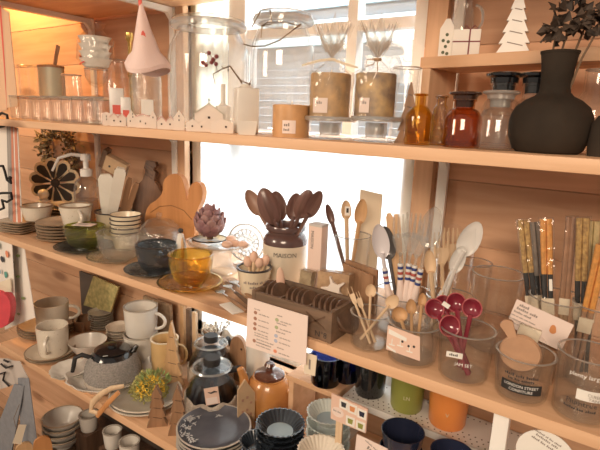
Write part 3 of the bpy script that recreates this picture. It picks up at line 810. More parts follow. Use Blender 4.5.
# clear dish with scoop
y = .06; x, r, _ = spot(281, y, 0, 26)
T = thing('glass_dish', 'tiny clear glass dish in front of the crock', 'dish', (x, y, 0))
bm = new(); lathe(bm, shell([(0, 0), (r * .6, 0), (r * .9, .008), (r, .014)], .002), 28); obj('bowl', bm, clear_thick, T)
bm = new(); lathe(bm, [(r, .013), (r + .001, .0145), (r - .002, .0155), (r - .0025, .0135)], 28, close=True); obj('rim', bm, frost, T)
p = ony(280, 268, y); b = Vector((x + .002, y, .004)); L = (p - b).length
T = thing('wooden_scoop', 'pale rounded wooden scoop standing in the tiny glass dish', 'scoop'); T.matrix_world = frame_mat(b, p - b)
bm = new(); ball(bm, (0, 0, L * .68), (.0075, .003, L * .34), 14, 8); obj('bowl', bm, cookie, T)
bm = new(); tube(bm, [(0, 0, 0), (0, 0, L * .4)], .0025, 8); obj('handle', bm, cookie, T)

# MAISON crock and its spoons
y = .175; x, r, h = spot(285, y, 0, 44, 224)
T = thing('crock', 'cream stoneware crock with brown shoulder and word MAISON holding dark wooden spoons', 'crock', (x, y, 0), face(x, y))
bm = new(); lathe(bm, shell([(0, 0), (r * .94, 0), (r, .004), (r, h * .70)], .004)[:4] + [(r - .004, h * .70), (r - .004, .004), (0, .004)], 36); obj('body', bm, crock_cream, T)
bm = new(); lathe(bm, [(r, h * .70), (r * 1.0, h * .76), (r * .9, h * .84), (r * .80, h * .87), (r * .80, h * .90), (r * .90, h * .92), (r * .92, h * .97), (r * .88, h), (r * .78, h), (r * .74, h * .95), (r * .74, h * .88), (r - .006, h * .75), (r - .004, h * .70)], 36, close=True); obj('shoulder', bm, crock_brown, T)
text(T, 'MAISON', .0125, (0, 0, h * .545), dark_ink, wrap=r * 1.012)
CR = (x, y, h)
def spoon(px, py, yy, base, m, label, L2=None, bl=.042, bw=.024, hr=.0042, name='wooden_spoon', cat='spoon', hm=None, back=False, group=None, deep=.006, tw=0, hw=1.0):
    q = ony(px, py, yy); b = Vector(base); L = (q - b).length
    Mx = frame_mat(b, q - b)
    if tw: Mx = Mx @ Matrix.Rotation(tw, 4, 'Z')
    T = thing(name, label, cat, group=group); T.matrix_world = Mx
    s = -1 if back else 1
    # bowl: two discs joined at the rim
    bm = new(); n = 20; zc = L - bl / 2
    layers = []
    for sgn, dd in ((1, deep), (-1, deep * .82)):
        prev = None; cen = bm.verts.new((0, s * dd, zc)); 
        rings = []
        for f in (.35, .7, .92, 1.0):
            d = (1 - f * f) * dd + (0 if f < 1 else 0)
            rings.append([bm.verts.new((bw / 2 * f * math.cos(2 * PI * i / n) * (1 - .12 * math.sin(2 * PI * i / n)), s * d + (.0006 * sgn if f == 1 else 0), zc + bl / 2 * f * math.sin(2 * PI * i / n))) for i in range(n)])
        for i in range(n): bm.faces.new((cen, rings[0][i], rings[0][(i + 1) % n]))
        for A, B in zip(rings, rings[1:]):
            for i in range(n): j = (i + 1) % n; bm.faces.new((A[i], A[j], B[j], B[i]))
        layers.append(rings[-1])
    for i in range(n): j = (i + 1) % n; bm.faces.new((layers[0][i], layers[0][j], layers[1][j], layers[1][i]))
    obj('bowl', bm, m, T)
    if name == 'measuring_spoon':
        bm = new(); tube(bm, [(bw / 2 * math.cos(2 * PI * i / 24), 0, zc + bl / 2 * math.sin(2 * PI * i / 24)) for i in range(25)], .0009, 6); obj('rim', bm, mat('burgundy_rim', (.42, .09, .10), .3), T)
    bm = new(); tube(bm, [(0, 0, 0), (0, 0, (L - bl) * .5), (0, 0, L - bl * .85)], [hr, hr * .8, hr * .95], 8, hw); obj('handle', bm, hm or m, T)
    return T
def cb(px, py, yy):
    q = ony(px, py, yy); n = Vector((CR[0], CR[1], CR[2])); d = Vector((q.x - n.x, q.y - n.y, 0)); nk = n + d.normalized() * min(.021, d.length * .6)
    b = nk + (nk - q) * ((CR[2] - .02) / (q.z - CR[2])); e = Vector((b.x - n.x, b.y - n.y, 0)); e = e.normalized() * min(e.length, .024)
    return (n.x + e.x, n.y + e.y, .02)
spoon(247, 190, .160, cb(247, 190, .160), mat('brown_spoon_wood', (.30, .17, .12), .4, var=.2), 'lighter brown wooden spoon leaning furthest left in the crock', bl=.058, bw=.030)
spoon(262, 188, .148, cb(262, 188, .148), wood_spoon, 'broad dark wooden spoon in front of its neighbours in the crock', bl=.076, bw=.042, back=True)
spoon(275, 191, .192, cb(275, 191, .192), wood_spoon, 'dark wooden spoon in the middle of the crock standing upright', bl=.062, bw=.036)
spoon(310, 190, .168, cb(310, 190, .168), wood_spoon, 'dark wooden spoon leaning right behind the lowest right spoon in the crock', bl=.064, bw=.034, back=True)
spoon(321, 191, .146, cb(321, 191, .146), wood_spoon, 'dark wooden spoon leaning furthest right in the crock', bl=.066, bw=.026)
spoon(297, 193, .20, cb(297, 193, .20), wood_spoon, 'short dark wooden spoon upright at the right of the crock middle', bl=.055, bw=.032)
# forks lying at the shelf edge
T = thing('ribbon_strip', 'white strip lying under the three steel forks on the shelf edge', 'strip', (0, 0, 0))
a, b = onz(215, 306, .0012), onz(243, 312, .0012)
bm = new(); box(bm, (.05, .022, .0016), ((a.x + b.x) / 2, max(a.y, .014), .0008), Matrix.Rotation(-.35, 3, 'Z')); obj('paper', bm, paper, T)
def fork(p, q, label, hm, z):
    p, q = Vector(p), Vector(q); d = q - p; L = d.length
    z_ = -d.normalized(); y_ = Vector((0, 0, -1)); y_ = (y_ - z_ * y_.dot(z_)).normalized(); x_ = y_.cross(z_)
    M_ = Matrix.Identity(4)
    for i in range(3): M_[i][0], M_[i][1], M_[i][2], M_[i][3] = x_[i], y_[i], z_[i], q[i]
    T = thing('fork', label, 'fork'); T.matrix_world = M_
    bm = new(); tube(bm, [(0, 0, 0), (0, 0, L * .3), (0, 0, L * .55)], [.0045, .005, .0035], 8, .6); obj('handle', bm, hm, T)
    bm = new(); tube(bm, [(0, 0, L * .54), (0, 0, L * .72)], [.0025, .002], 8, .6)
    prism(bm, [(-.0025, L * .70), (.0025, L * .70), (.009, L * .77), (.009, L * .83), (-.009, L * .83), (-.009, L * .77)], .0016)
    for i in range(4): tube(bm, [(-.0075 + .005 * i, 0, L * .82), (-.0068 + .0045 * i, .001, L)], [.0013, .0008], 6)
    obj('tines', bm, steel, T)
for (p0, p1, hmat, lab) in (((214, 287), (247, 311), wood_mid, 'steel fork with a brown handle lying leftmost at the shelf edge'), ((222, 281), (254, 308), wood_dark, 'steel fork with a dark handle, middle of three lying at the shelf edge'), ((229, 277), (257, 303), wood_mid, 'steel fork with a brown handle lying nearest the enamel cup')):
    a = onz(*p0, .007); b = onz(*p1, .006); b.y = max(b.y, -.012)
    fork(a, b, lab, hmat, .006)

# tall pink box
y = .155; x, r, h = spot(317, y, 0, 20, 224)
T = thing('tall_carton', 'tall narrow pale pink carton with vertical lettering right of the crock', 'carton', (x, y, 0), face(x, y) - .55)
w_ = r * 1.55
bm = new(); box(bm, (w_, w_ * .8, h), (0, 0, h / 2), bev=.0008); obj('box', bm, pinkbox, T)
text(T, 'MAISON', .009, (-w_ * .28, -w_ * .4 - .0004, h * .80), dark_ink, tilt=-PI / 2)
bm = new(); box(bm, (w_ * 1.01, w_ * .81, .004), (0, 0, h - .001)); obj('lid', bm, mat('grey_card', (.55, .52, .50), .7), T)

# glass tumbler with wooden spoons behind the crate
def tumbler(px, y, w, top, label, z0=0, m=clear, taper=.86, name='glass_tumbler', base=True, group=None, t=.0022):
    x, r, h = spot(px, y, z0, w, top)
    T = thing(name, label, 'glass', (x, y, z0), face(x, y), group)
    bm = new(); lathe(bm, shell([(0, 0), (r * taper * .93, 0), (r * taper, .004), (r * (taper + 1) / 2, h * .5), (r, h)], t), 36); obj('body', bm, m, T)
    bm = new(); lathe(bm, [(r - .0002, h - .0006), (r + .0006, h + .0005), (r - t / 2, h + .0014), (r - t - .0006, h + .0005), (r - t + .0002, h - .0006)], 36, close=True); obj('rim', bm, glass_rim, T)
    if base:
        bm = new(); lathe(bm, [(0, t + .0002), (r * taper * .86, t + .0002), (r * taper * .86, t + .006), (0, t + .005)], 36); obj('thick_base', bm, clear_thick, T)
    return T, x, r, h
glass_rim = glass('glass_rim_bright', (.90, .91, .90), .05, .26, milk=.25)
T, x, r, h = tumbler(351, .185, 36, 235, 'clear glass tumbler holding wooden spoons left of the white card')
gb = lambda dx, dy=0: (x + dx, .185 + dy, .008)
spoon(327, 204, .165, gb(.008), wood_spoon, 'dark brown wooden spoon leaning left out of the back tumbler', bl=.040, bw=.014)
spoon(346, 200, .175, gb(.0, -.004), wood_light, 'pale wooden spoon with a small price tag in the back tumbler', bl=.036, bw=.019)
spoon(363, 199, .18, gb(-.006, .004), wood_honey, 'honey brown long wooden spoon leaning right in the back tumbler', bl=.048, bw=.022)
q = ony(347.5, 211, .160)
T = thing('price_tag', 'tiny white price tag on the pale wooden spoon', 'tag', q, face(q.x, q.y))
bm = new(); box(bm, (.009, .0006, .016)); obj('tag', bm, paper, T)
bm = new(); box(bm, (.004, .0004, .008), (0, -.0005, .001)); obj('printed_mark', bm, dark_ink, T)
y = .225; q = ony(369, 207, y); 
T = thing('info_card', 'plain beige card standing behind the spoons in the back tumbler', 'card', (q.x, y, 0), face(q.x, y) * .5)
k = mpp(q.x, y, q.z); zt_ = row_z(190, q.x, y)
bm = new(); prism(bm, [(-12 * k, .0), (12 * k, .0), (13 * k, zt_ - .006), (-10 * k, zt_)], .001); obj('card', bm, paper_cream, T)
bm = new(); box(bm, (.05, .02, .006), (0, 0, .003)); obj('foot', bm, wood_light, T)

# wooden crate with coasters
fr = onz(331, 344, 0); X1 = fr.x; yc0 = .006; X0 = col_x(252, yc0, .03); hc = row_z(314, col_x(331, yc0, .03), yc0) ; D_ = .082
T = thing('wooden_crate', 'old dark wooden crate with stencilled side standing at the shelf edge behind the sign', 'crate', ((X0 + X1) / 2, yc0 + D_ / 2, 0))
wd = X1 - X0
bm = new(); box(bm, (wd - .012, .006, hc), (0, -D_ / 2 + .003, hc / 2), bev=.0008); obj('front_panel', bm, wood_crate, T)
bm = new(); box(bm, (wd - .012, .006, hc), (0, D_ / 2 - .003, hc / 2), bev=.0008); obj('back_panel', bm, wood_crate, T)
for s in (-1, 1):
    bm = new(); box(bm, (.007, D_ + .002, hc + .002), (s * (wd / 2 - .0035), 0, hc / 2 + .001), bev=.0008); obj('end_panel', bm, wood_crate, T)
bm = new(); box(bm, (wd - .014, D_ - .012, .004), (0, 0, .0025)); obj('bottom', bm, wood_crate, T)
for dx in (-.18, .17):
    bm = new(); box(bm, (.004, D_ - .012, hc * .9), (wd * dx, 0, hc * .48)); obj('divider', bm, wood_crate, T)
text(T, 'N°8', .013, (wd * .38, -D_ / 2 - .0005, hc * .12), dark_ink)
bm = new()
prism(bm, [(wd * .20, hc * .35), (wd * .42, hc * .8), (wd * .42, hc * .87), (wd * .20, hc * .42)], .0008, -D_ / 2 - .0003)
prism(bm, [(wd * .20, hc * .80), (wd * .42, hc * .40), (wd * .42, hc * .46), (wd * .20, hc * .86)], .0008, -D_ / 2 - .0003); obj('stencil_lines', bm, wood_dark, T)
CRX, CRY = (X0 + X1) / 2, yc0 + D_ / 2
bm = new(); lathe(bm, [(0, 0), (.0265, 0), (.0275, .0025), (.0265, .005), (0, .005)], 28)
base = None
k_ = 0
for comp, (dx, n) in enumerate(((-.335, 3), (-.005, 4), (.335, 5))):
    for i in range(n):
        lab = 'dark wooden coaster in the %s compartment of the crate, %s leaning there' % (('left', 'middle', 'right')[comp], NTH[i] if False else ['frontmost', 'second', 'third', 'fourth', 'fifth'][i])
        loc = (CRX + wd * dx - .018 + .010 * i, CRY, .007 + .029)
        if base is None:
            base = obj('wooden_coaster', bm, wood_dark, None, loc); tag(base, lab, 'coaster', 'coasters in the crate'); o_ = base
        else:
            o_ = base.copy(); C.objects.link(o_); o_.location = loc; o_['label'] = lab
        o_.rotation_euler = (0, 1.0, 0); o_.location.z = .0055 + .0275 * math.sin(1.0) + .0015; o_.location.x += .004
# ------------------------------------------------------------------ middle shelf, right half
# wrapped goods behind the crate
def packet(corners, y, th, m, label, name='kraft_packet', cat='packet', film=True, stripes=True, rest=0):
    """bag standing on the shelf, outline taken at depth y"""
    o = [ony(px, py, y) for px, py in corners]; cx = sum(p.x for p in o) / len(o); zb = min(p.z for p in o)
    low = min(zb, rest + .001)
    T = thing(name, label, cat, (cx, y, rest))
    poly = [(p.x - cx, max(p.z - rest, 0)) for p in o]
    # run the two lowest corners down to the board
    ids = sorted(range(len(poly)), key=lambda i: poly[i][1])[:2]
    for i in ids: poly[i] = (poly[i][0], 0.0005)
    bm = new(); prism(bm, poly, th); obj('pouch', bm, m, T)
    if film:
        c = (sum(p[0] for p in poly) / len(poly), sum(p[1] for p in poly) / len(poly))
        bm = new(); prism(bm, [(c[0] + (p[0] - c[0]) * 1.07, max(c[1] + (p[1] - c[1]) * 1.07, .0005)) for p in poly], th + .006); obj('clear_film', bm, cello, T)
    return T, poly
pouch_m = mat('chip_filled_pouch', (.60, .40, .24), .6, col2=(.36, .22, .13), scale=55, bump=.6, bscale=60)
packet([(321, 270), (352, 274), (350, 300), (318, 297)], .125, .018, pouch_m, 'clear packet of brown wood shavings behind the white starfish')
packet([(303, 269), (314, 272), (310, 296), (299, 292)], .125, .014, mat('herb_pouch', (.55, .44, .28), .6, col2=(.28, .20, .13), scale=70, bump=.5, bscale=80), 'narrow packet of dried herbs leaning left of the wood shavings packet')
for i, (c, y_, lab) in enumerate((([(346, 259), (378, 270), (378, 292), (346, 284)], .150, 'brown wooden tray lid leaning behind the starfish packets'), ([(344, 263), (374, 276), (372, 296), (344, 288)], .138, 'second brown wooden tray lid leaning in front of the other lid'))):
    o = [ony(px, py, y_) for px, py in c]; cx = sum(p.x for p in o) / 4
    bm = new(); prism(bm, [(o[0].x - cx, o[0].z), (o[1].x - cx, o[1].z), (o[2].x - cx, .001), (o[3].x - cx, .001)], .005)
    tag(obj('tray_lid', bm, wood_mid, None, (cx, y_, 0)), lab, 'lid', 'wooden tray lids')
q = ony(334, 289, .104); k = mpp(q.x, q.y, q.z)
bm = new(); poly = []
for i in range(10):
    a = PI / 2 + .35 + PI * i / 5; rr = (17 if i % 2 == 0 else 3.6) * k; poly.append((rr * math.cos(a), rr * math.sin(a)))
prism(bm, smooth_poly(poly, 1), .006); T = obj('starfish', bm, bisque, None, (q.x, q.y, q.z), face(q.x, q.y) * .4); tag(T, 'white dried starfish leaning on the wood shavings packet behind the crate', 'starfish')

# cutlery with beaded handles in a clear container
def fork_up(px, py, yy, base, m, label, w=.022, hl=.05, name='dinner_fork', hm=None, hr=.004, tines=4, beads=None, group=None):
    q = ony(px, py, yy); b = Vector(base); L = (q - b).length
    T = thing(name, label, 'fork', group=group); T.matrix_world = frame_mat(b, q - b)
    z0 = L - hl; bm = new()
    prism(bm, smooth_poly([(-.003, z0 - .006), (.003, z0 - .006), (w / 2, z0 + hl * .3), (w / 2, z0 + hl * .5), (-w / 2, z0 + hl * .5), (-w / 2, z0 + hl * .3)], 1), .0025)
    for i in range(tines):
        xx = -w * .40 + w * .8 * i / (tines - 1)
        tube(bm, [(xx, 0, z0 + hl * .38), (xx * 1.05, .002, z0 + hl * .75), (xx, .0, L)], [w * .085, w * .08, w * .05], 6)
    obj('tines', bm, m, T)
    bm = new(); tube(bm, [(0, 0, 0), (0, 0, z0 * .5), (0, 0, z0)], [hr, hr * .9, hr * .8], 8); obj('handle', bm, hm or m, T)
    return T, L
def beads(T, L, a, b, r=.0042):
    """blue, red and white beads threaded on a handle"""
    cols = (blue_stripe, melamine, red_stripe, melamine, blue_stripe, melamine, red_stripe)
    n = 6
    for i in range(n):
        z0, z1 = L * (a + (b - a) * i / n), L * (a + (b - a) * (i + .92) / n)
        bm = new(); lathe(bm, [(0, z0), (r, z0), (r * 1.12, (z0 + z1) / 2), (r, z1), (0, z1)], 12); obj('bead', bm, cols[i % 7], T)
    bm = new(); lathe(bm, [(0, L * .05), (r * 1.3, L * .05), (r * 1.7, L * (a - .18)), (r * 1.1, L * a), (0, L * a)], 12); obj('grip', bm, paper_pink, T)
YC = .125
T, x, r, h = tumbler(402, YC, 58, 292, 'clear container of beaded cutlery behind the tumbler of small wooden spoons', taper=.9)
cbase = lambda dx, dy=0: (x + dx, YC + dy, .012)
clear_pl = glass('clear_plastic', (.94, .94, .93), .08, .12, milk=.16)
for (px, py, yy, dx, mm, lab) in ((378, 224, .105, -.010, lilac_spoon, 'large white beaded spoon leaning left in the beaded cutlery container'), (384, 226, .125, -.004, mat('pewter_spoon', (.20, .19, .19), .25, .6), 'dark grey spoon behind the large white beaded spoon')):
    S = spoon(px, py, yy, cbase(dx, -.01 if mm is lilac_spoon else .006), mm, lab, bl=.056, bw=.027, hr=.0035, name='beaded_spoon')
    if mm is lilac_spoon: beads(S, (ony(px, py, yy) - Vector(cbase(dx, -.01))).length, .40, .56)
for (px, py, yy, dx, lab) in ((401, 214, .125, -.002, 'clear beaded fork next to the large white beaded spoon'), (414, 213, .135, .004, 'clear beaded fork in the middle of the beaded cutlery'), (423, 216, .14, .008, 'clear beaded fork just left of the big clear spoon')):
    S, L = fork_up(px, py, yy, cbase(dx), clear_pl, lab, w=.026, hl=.062, name='beaded_fork', hr=.003); beads(S, L, .40, .55)
S = spoon(436, 207, .13, cbase(.012, 0), clear_pl, 'big clear beaded spoon rising highest of the beaded cutlery', bl=.066, bw=.034, hr=.0035, name='beaded_spoon'); beads(S, .17, .40, .56)
for i, (px, py, yy, lab) in enumerate(((389, 213, .165, 'brown wooden stirrer behind the big white spoon in the cutlery container'), (396, 214, .17, 'brown wooden stirrer between the white spoon and the first clear fork'))):
    b = Vector(cbase(-.01 + .01 * i, .015)); q = ony(px, py, yy); L = (q - b).length
    bm = new(); prism(bm, [(-.005, 0), (.005, 0), (.006, L * .96), (.003, L), (-.003, L), (-.006, L * .96)], .003)
    o = obj('wooden_stirrer', bm, wood_honey, None); o.matrix_world = frame_mat(b, q - b); tag(o, lab, 'stirrer')
# bagged pale wooden forks and spoons in a second clear container
YD = .155
T, x, r, h = tumbler(449, YD, 48, 296, 'clear container of bagged pale wooden forks behind the burgundy spoons', taper=.9)
dbase = lambda dx, dy=0: (x + dx, YD + dy, .01)
fork_up(441, 232, .15, dbase(-.006), wood_light, 'pale wooden fork leaning left in the bagged wooden cutlery', w=.024, hl=.05, name='wooden_fork', hr=.0035)
fork_up(451, 228, .165, dbase(.0, .008), wood_light, 'pale wooden fork standing upright in the bagged wooden cutlery', w=.024, hl=.05, name='wooden_fork', hr=.0035)
spoon(429, 250, .12, (x - .012, YD - .02, .01), wood_light, 'pale wooden spoon handle side up left of the bagged forks', bl=.040, bw=.018, hr=.004)
spoon(479, 222, .15, dbase(-.035, .0), melamine, 'white plastic ladle spoon leaning right over the empty clear glass', bl=.060, bw=.032, hr=.0045)
spoon(463, 246, .15, dbase(-.02, -.006), melamine, 'white plastic spoon in front of the white ladle spoon', bl=.046, bw=.022, hr=.004)
q = ony(447, 262, .14)
bm = new(); lathe(bm, [(.024, .085), (.026, .12), (.029, .165), (.027, .20)], 20, lambda a, z, t: (a * (1 + .06 * math.sin(5 * t + z * 60)), z + .006 * math.sin(3 * t)))
tag(obj('cellophane_bag', bm, cello, None, (x, YD - .0, -.02)), 'clear crinkled bag around the pale wooden forks', 'bag')
# small empty glasses on the right
tumbler(494, .15, 50, 273, 'empty clear glass tumbler behind the burgundy spoons and the white card', taper=.88)
T, x, r, h = tumbler(470, .225, 36, 262, 'small clear glass in the back behind the white plastic spoons', taper=.9)
# front tumbler of small wooden forks
Y1 = .040
T, x, r, h = tumbler(370, Y1, 41, 312, 'clear glass tumbler with crossed pale wooden forks at the shelf edge', taper=.9)
TX = x
b1 = lambda dx, dy=0: (x + dx, Y1 + dy, .007)
fork_up(349, 287, .045, b1(.006, -.008), wood_light, 'small pale two-pronged wooden fork leaning left in the front tumbler', w=.008, hl=.022, name='wooden_fork', hr=.0023, tines=2)
spoon(371, 284, .055, b1(-.003, .004), wood_light, 'small pale round wooden spoon standing upright in the front tumbler', bl=.020, bw=.016, hr=.0022, deep=.004)
spoon(397, 296, .03, b1(-.012, -.004), wood_light, 'small pale wooden scraper leaning right across the front tumbler', bl=.024, bw=.018, hr=.0024, deep=.003)
fork_up(356, 292, .052, b1(.010, .0), wood_light, 'small pale wooden fork behind the two-pronged fork in the front tumbler', w=.009, hl=.02, name='wooden_fork', hr=.0022, tines=3)
# tumbler with label card and spoons
Y2 = .042
T, x, r, h = tumbler(413, Y2, 52, 322, 'clear glass tumbler with pinkish label card between the wooden forks and burgundy spoons', taper=.9)
b2 = lambda dx, dy=0: (x + dx, Y2 + dy, .007)
spoon(397, 307, .035, b2(.004, -.006), wood_honey, 'honey brown deep wooden ladle at the left of the label card tumbler', bl=.022, bw=.022, hr=.0026, deep=.009)
spoon(411, 299, .055, b2(.0, .002), wood_honey, 'honey brown small wooden spoon in the middle of the label card tumbler', bl=.022, bw=.015, hr=.0025)
spoon(423, 293, .065, b2(.004, .008), wood_honey, 'honey brown narrow wooden spoon at the right of the label card tumbler', bl=.020, bw=.012, hr=.0026)
bm = new(); lathe(bm, [(.0, .010), (r * .72, .010), (r * .78, h * .5), (r * .66, h * .95), (r * .8, h * 1.12)], 22, lambda a, z, t: (a * (1 + .08 * math.sin(6 * t + z * 90)), z))
tag(obj('cellophane_bag', bm, cello, None, (x, Y2, 0)), 'clear crinkled bag inside the label card tumbler', 'bag')
c = [ony(px, py, Y2 - r - .006) for px, py in ((388, 325), (420, 337), (420, 361), (386, 349))]
o_ = (c[0] + c[1] + c[2] + c[3]) / 4
T = thing('label_card', 'pinkish printed label card leaning on the tumbler of small wooden spoons', 'card', o_)
bm = new(); prism(bm, [(p.x - o_.x, p.z - o_.z) for p in c], .001); obj('card', bm, kraft if False else mat('peach_card', (.74, .52, .42), .75), T)
w_ = c[1].x - c[0].x; sl = (c[1].z - c[0].z) / w_
bm = new()
prism(bm, [(-w_ * .47, .0105 + .004), (w_ * .1, .0105 + sl * w_ * .5), (w_ * .1, .0055 + sl * w_ * .5), (-w_ * .47, .0105 - .003)], .0004, -.0008); prism(bm, [(-w_ * .49, -.010), (-w_ * .2, -.0142), (-w_ * .2, -.0172), (-w_ * .49, -.013)], .0004, -.0008)
for i, u in enumerate((-.34, -.08, .22)):
    zc = -.0005 + sl * u * w_ + .003 * (i == 1)
    box(bm, (.0012, .0004, .008), (u * w_, -.0008, zc - .003)); box(bm, (.0085, .0004, .0016), (u * w_, -.0008, zc - .008))
obj('white_print', bm, paper, T)
bm = new()
for u, v in ((-.02, .004), (.18, .001), (.34, .003)): lathe(bm, [(0, 0), (.0017, 0), (.0017, .0004), (0, .0004)], 12, M=Matrix.Translation((u * w_, -.0014, v + sl * u * w_)).to_3x3() if False else Matrix.Rotation(-PI / 2, 3, 'X'), off=(u * w_, -.0012, v + sl * u * w_ - .002))
obj('printed_dots', bm, dark_ink, T)
# burgundy measuring spoons
Y3 = .040
T, x, r, h = tumbler(465, Y3, 54, 328, 'clear glass tumbler with white letters holding burgundy measuring spoons', taper=.88)
bm = new(); box(bm, (.020, .0006, .0075), (-.012, -r * .93, h * .62)); obj('white_label', bm, paper, T)
text(T, (5,), .0042, (-.012, -r * .93 - .0008, h * .6), dark_ink)
text(T, 'JAM SET', .0062, (0, 0, h * .42), ink_white, wrap=r * .955)
b3 = lambda dx, dy=0: (x + dx, Y3 + dy, .008)
for (px, py, yy, dx, dy, s, lab) in ((455, 293, .050, .002, .0, .026, 'burgundy measuring spoon facing front at the top middle of the burgundy set'), (474, 299, .045, -.006, .004, .026, 'burgundy measuring spoon standing furthest right of the burgundy set'),
                                 (430, 300, .028, .010, -.006, .026, 'burgundy measuring spoon leaning furthest left of the burgundy set'), (446, 316, .022, .010, -.010, .028, 'burgundy measuring spoon lowest in front of the burgundy set'), (440, 296, .06, .006, .008, .026, 'burgundy measuring spoon with a white sticker behind the leftmost one')):
    S = spoon(px, py, yy, b3(dx, dy), burgundy, lab, bl=s, bw=s * .95, hr=.0034, deep=.010, name='measuring_spoon', tw=.25 if px < 450 else -.1, hw=.6)
q = ony(446, 305, .030); bm = new(); box(bm, (.010, .0008, .006), rot=Matrix.Rotation(.5, 3, 'Y'))
tag(obj('price_sticker', bm, paper, None, q, face(q.x, q.y)), 'small white price sticker on the burgundy measuring spoons', 'sticker')
# tumbler with a wooden paddle and black label
Y4 = .038
T, x, r, h = tumbler(523, Y4, 56, 352, 'clear glass tumbler with a black printed label near the right end', taper=.86)
def curved_label(T, r, z0, z1, a0, a1, m, name):
    bm = new(); n = 14; A, B = [], []
    for i in range(n + 1):
        a = a0 + (a1 - a0) * i / n
        A.append([bm.verts.new((q * math.sin(a), -q * math.cos(a), z0)) for q in (r, r + .0005)]); B.append([bm.verts.new((q * math.sin(a), -q * math.cos(a), z1)) for q in (r, r + .0005)])
    for i in range(n):
        bm.faces.new((A[i][1], A[i + 1][1], B[i + 1][1], B[i][1])); bm.faces.new((A[i][0], B[i][0], B[i + 1][0], A[i + 1][0]))
    return obj(name, bm, m, T)
curved_label(T, r * .945, h * .30, h * .52, -.72, .72, black_label, 'black_label')
text(T, 'LONDON STREET', .0050, (0, 0, h * .43), ink_white, wrap=r * .965)
text(T, 'CONFITURE', .0050, (0, 0, h * .335), ink_white, wrap=r * .965)
text(T, (5, 4, 6), .0046, (0, 0, h * .66), dark_ink, wrap=r * .97)
text(T, (3, 3, 7), .0040, (0, 0, h * .58), dark_ink, wrap=r * .97)
yp = .030; q = ony(520, 353, yp); k = mpp(q.x, yp, q.z)
T2 = thing('wooden_paddle', 'round wooden ladle rest with a short eared handle sticking out of the black label tumbler', 'paddle', q, face(q.x, q.y))
bm = new(); lathe(bm, [(0, -.003), (19 * k, -.003), (19.5 * k, 0), (18 * k, .003), (0, .001)], 32, M=Matrix.Rotation(PI / 2, 3, 'X')); obj('disc', bm, mat('rosy_wood', (.62, .36, .22), .55, var=.25, scale=30), T2)
hd = ony(508, 330, yp) - q
bm = new(); prism(bm, smooth_poly([(-3 * k, -14 * k), (4 * k, -14 * k), (5 * k, 2 * k), (7 * k, 8 * k), (0, 12 * k), (-7 * k, 8 * k), (-5 * k, 2 * k)], 2), .005, M=Matrix.Rotation(-.5, 3, 'Y')); 
for v in bm.verts: v.co += Vector((-12.5 * k, 0, 22 * k))
obj('handle', bm, MATS['rosy_wood'], T2)
bm = new(); prism(bm, [(-22 * k, -18 * k), (20 * k, -20 * k), (22 * k, 16 * k), (6 * k, 30 * k), (-20 * k, 34 * k), (-24 * k, 8 * k)], .010); obj('clear_bag', bm, cello, T2)
q2 = ony(529, 333, .045)
bm = new(); box(bm, (.026, .006, .017), rot=Matrix.Rotation(.18, 3, 'Y'), bev=.002); tag(obj('paper_roll', bm, paper_cream, None, q2, face(q2.x, q2.y)), 'cream paper header beside the eared handle of the wooden ladle rest', 'paper')
# right-hand tumbler with print
T, x, r, h = tumbler(585, .038, 58, 352, 'clear glass tumbler cut by the right picture edge with black print', taper=.9)
text(T, 'plenty large', .0072, (.0, 0, h * .76), ink_white, wrap=r * .985)
text(T, 'Plumtree', .0088, (.0, 0, h * .32), dark_ink, wrap=r * .94)
text(T, (6, 3, 5), .0042, (.0, 0, h * .24), dark_ink, wrap=r * .94)
curved_label(T, r * .95, h * .42, h * .58, -.2, .9, paper, 'white_label')
text(T, 'LA CUISINE', .0050, (.010, 0, h * .50), ink_grey, wrap=r * .965); text(T, 'DE TANTE', .0050, (.010, 0, h * .44), ink_grey, wrap=r * .965)
# big white information card
yk = .082; c = [ony(px, py, yk) for px, py in ((517, 299), (574, 325), (561, 351), (506, 325))]; o_ = (c[0] + c[1] + c[2] + c[3]) / 4
T = thing('info_card', 'tilted white information card propped behind the black label tumbler', 'card', (o_.x, yk, o_.z))
bm = new(); prism(bm, [(p.x - o_.x, p.z - o_.z) for p in c], .0012); obj('card', bm, paper_pink, T)
ux = (c[1] - c[0]); sl = math.atan2(ux.z, ux.x); Lk = ux.length; hk = (c[3] - c[0]).length
off = (c[0] - o_) 
def card_text(T, body, size, u, v, m):
    d = Vector((math.cos(sl), 0, math.sin(sl))); n = Vector((math.sin(sl), 0, -math.cos(sl)))
    p = Vector((off.x, 0, off.z)) + d * u + n * v
    text(T, body, size, (p.x, -.0012, p.z), m, tilt=sl, align='LEFT')
for i, (s_, b_) in enumerate(((.0048, (5,)), (.0048, (6, 4)), (.0036, (6, 5)), (.0026, (4, 2, 4, 4, 6)), (.0026, (3, 5, 2, 5, 4)), (.0026, (6, 3, 2, 3, 4)))):
    card_text(T, b_, s_, .006 - .0016 * i, .007 + .0052 * i, ink_grey)
bm = new(); p = Vector((off.x, 0, off.z)) + Vector((math.cos(sl), 0, math.sin(sl))) * Lk * .74 + Vector((math.sin(sl), 0, -math.cos(sl))) * hk * .42
prism(bm, [(p.x + .0045 * math.cos(a) * (1 if math.sin(a) < 0 else .8), p.z + .006 * math.sin(a)) for a in [2 * PI * i / 14 for i in range(14)]], .0004, -.001); obj('printed_emblem', bm, rust, T)
bm = new(); box(bm, (.05, .02, max(c[2].z - .004, .01)), (.0, .013, -o_.z + max(c[2].z - .004, .01) / 2)); obj('wood_support', bm, wood_mid, T)
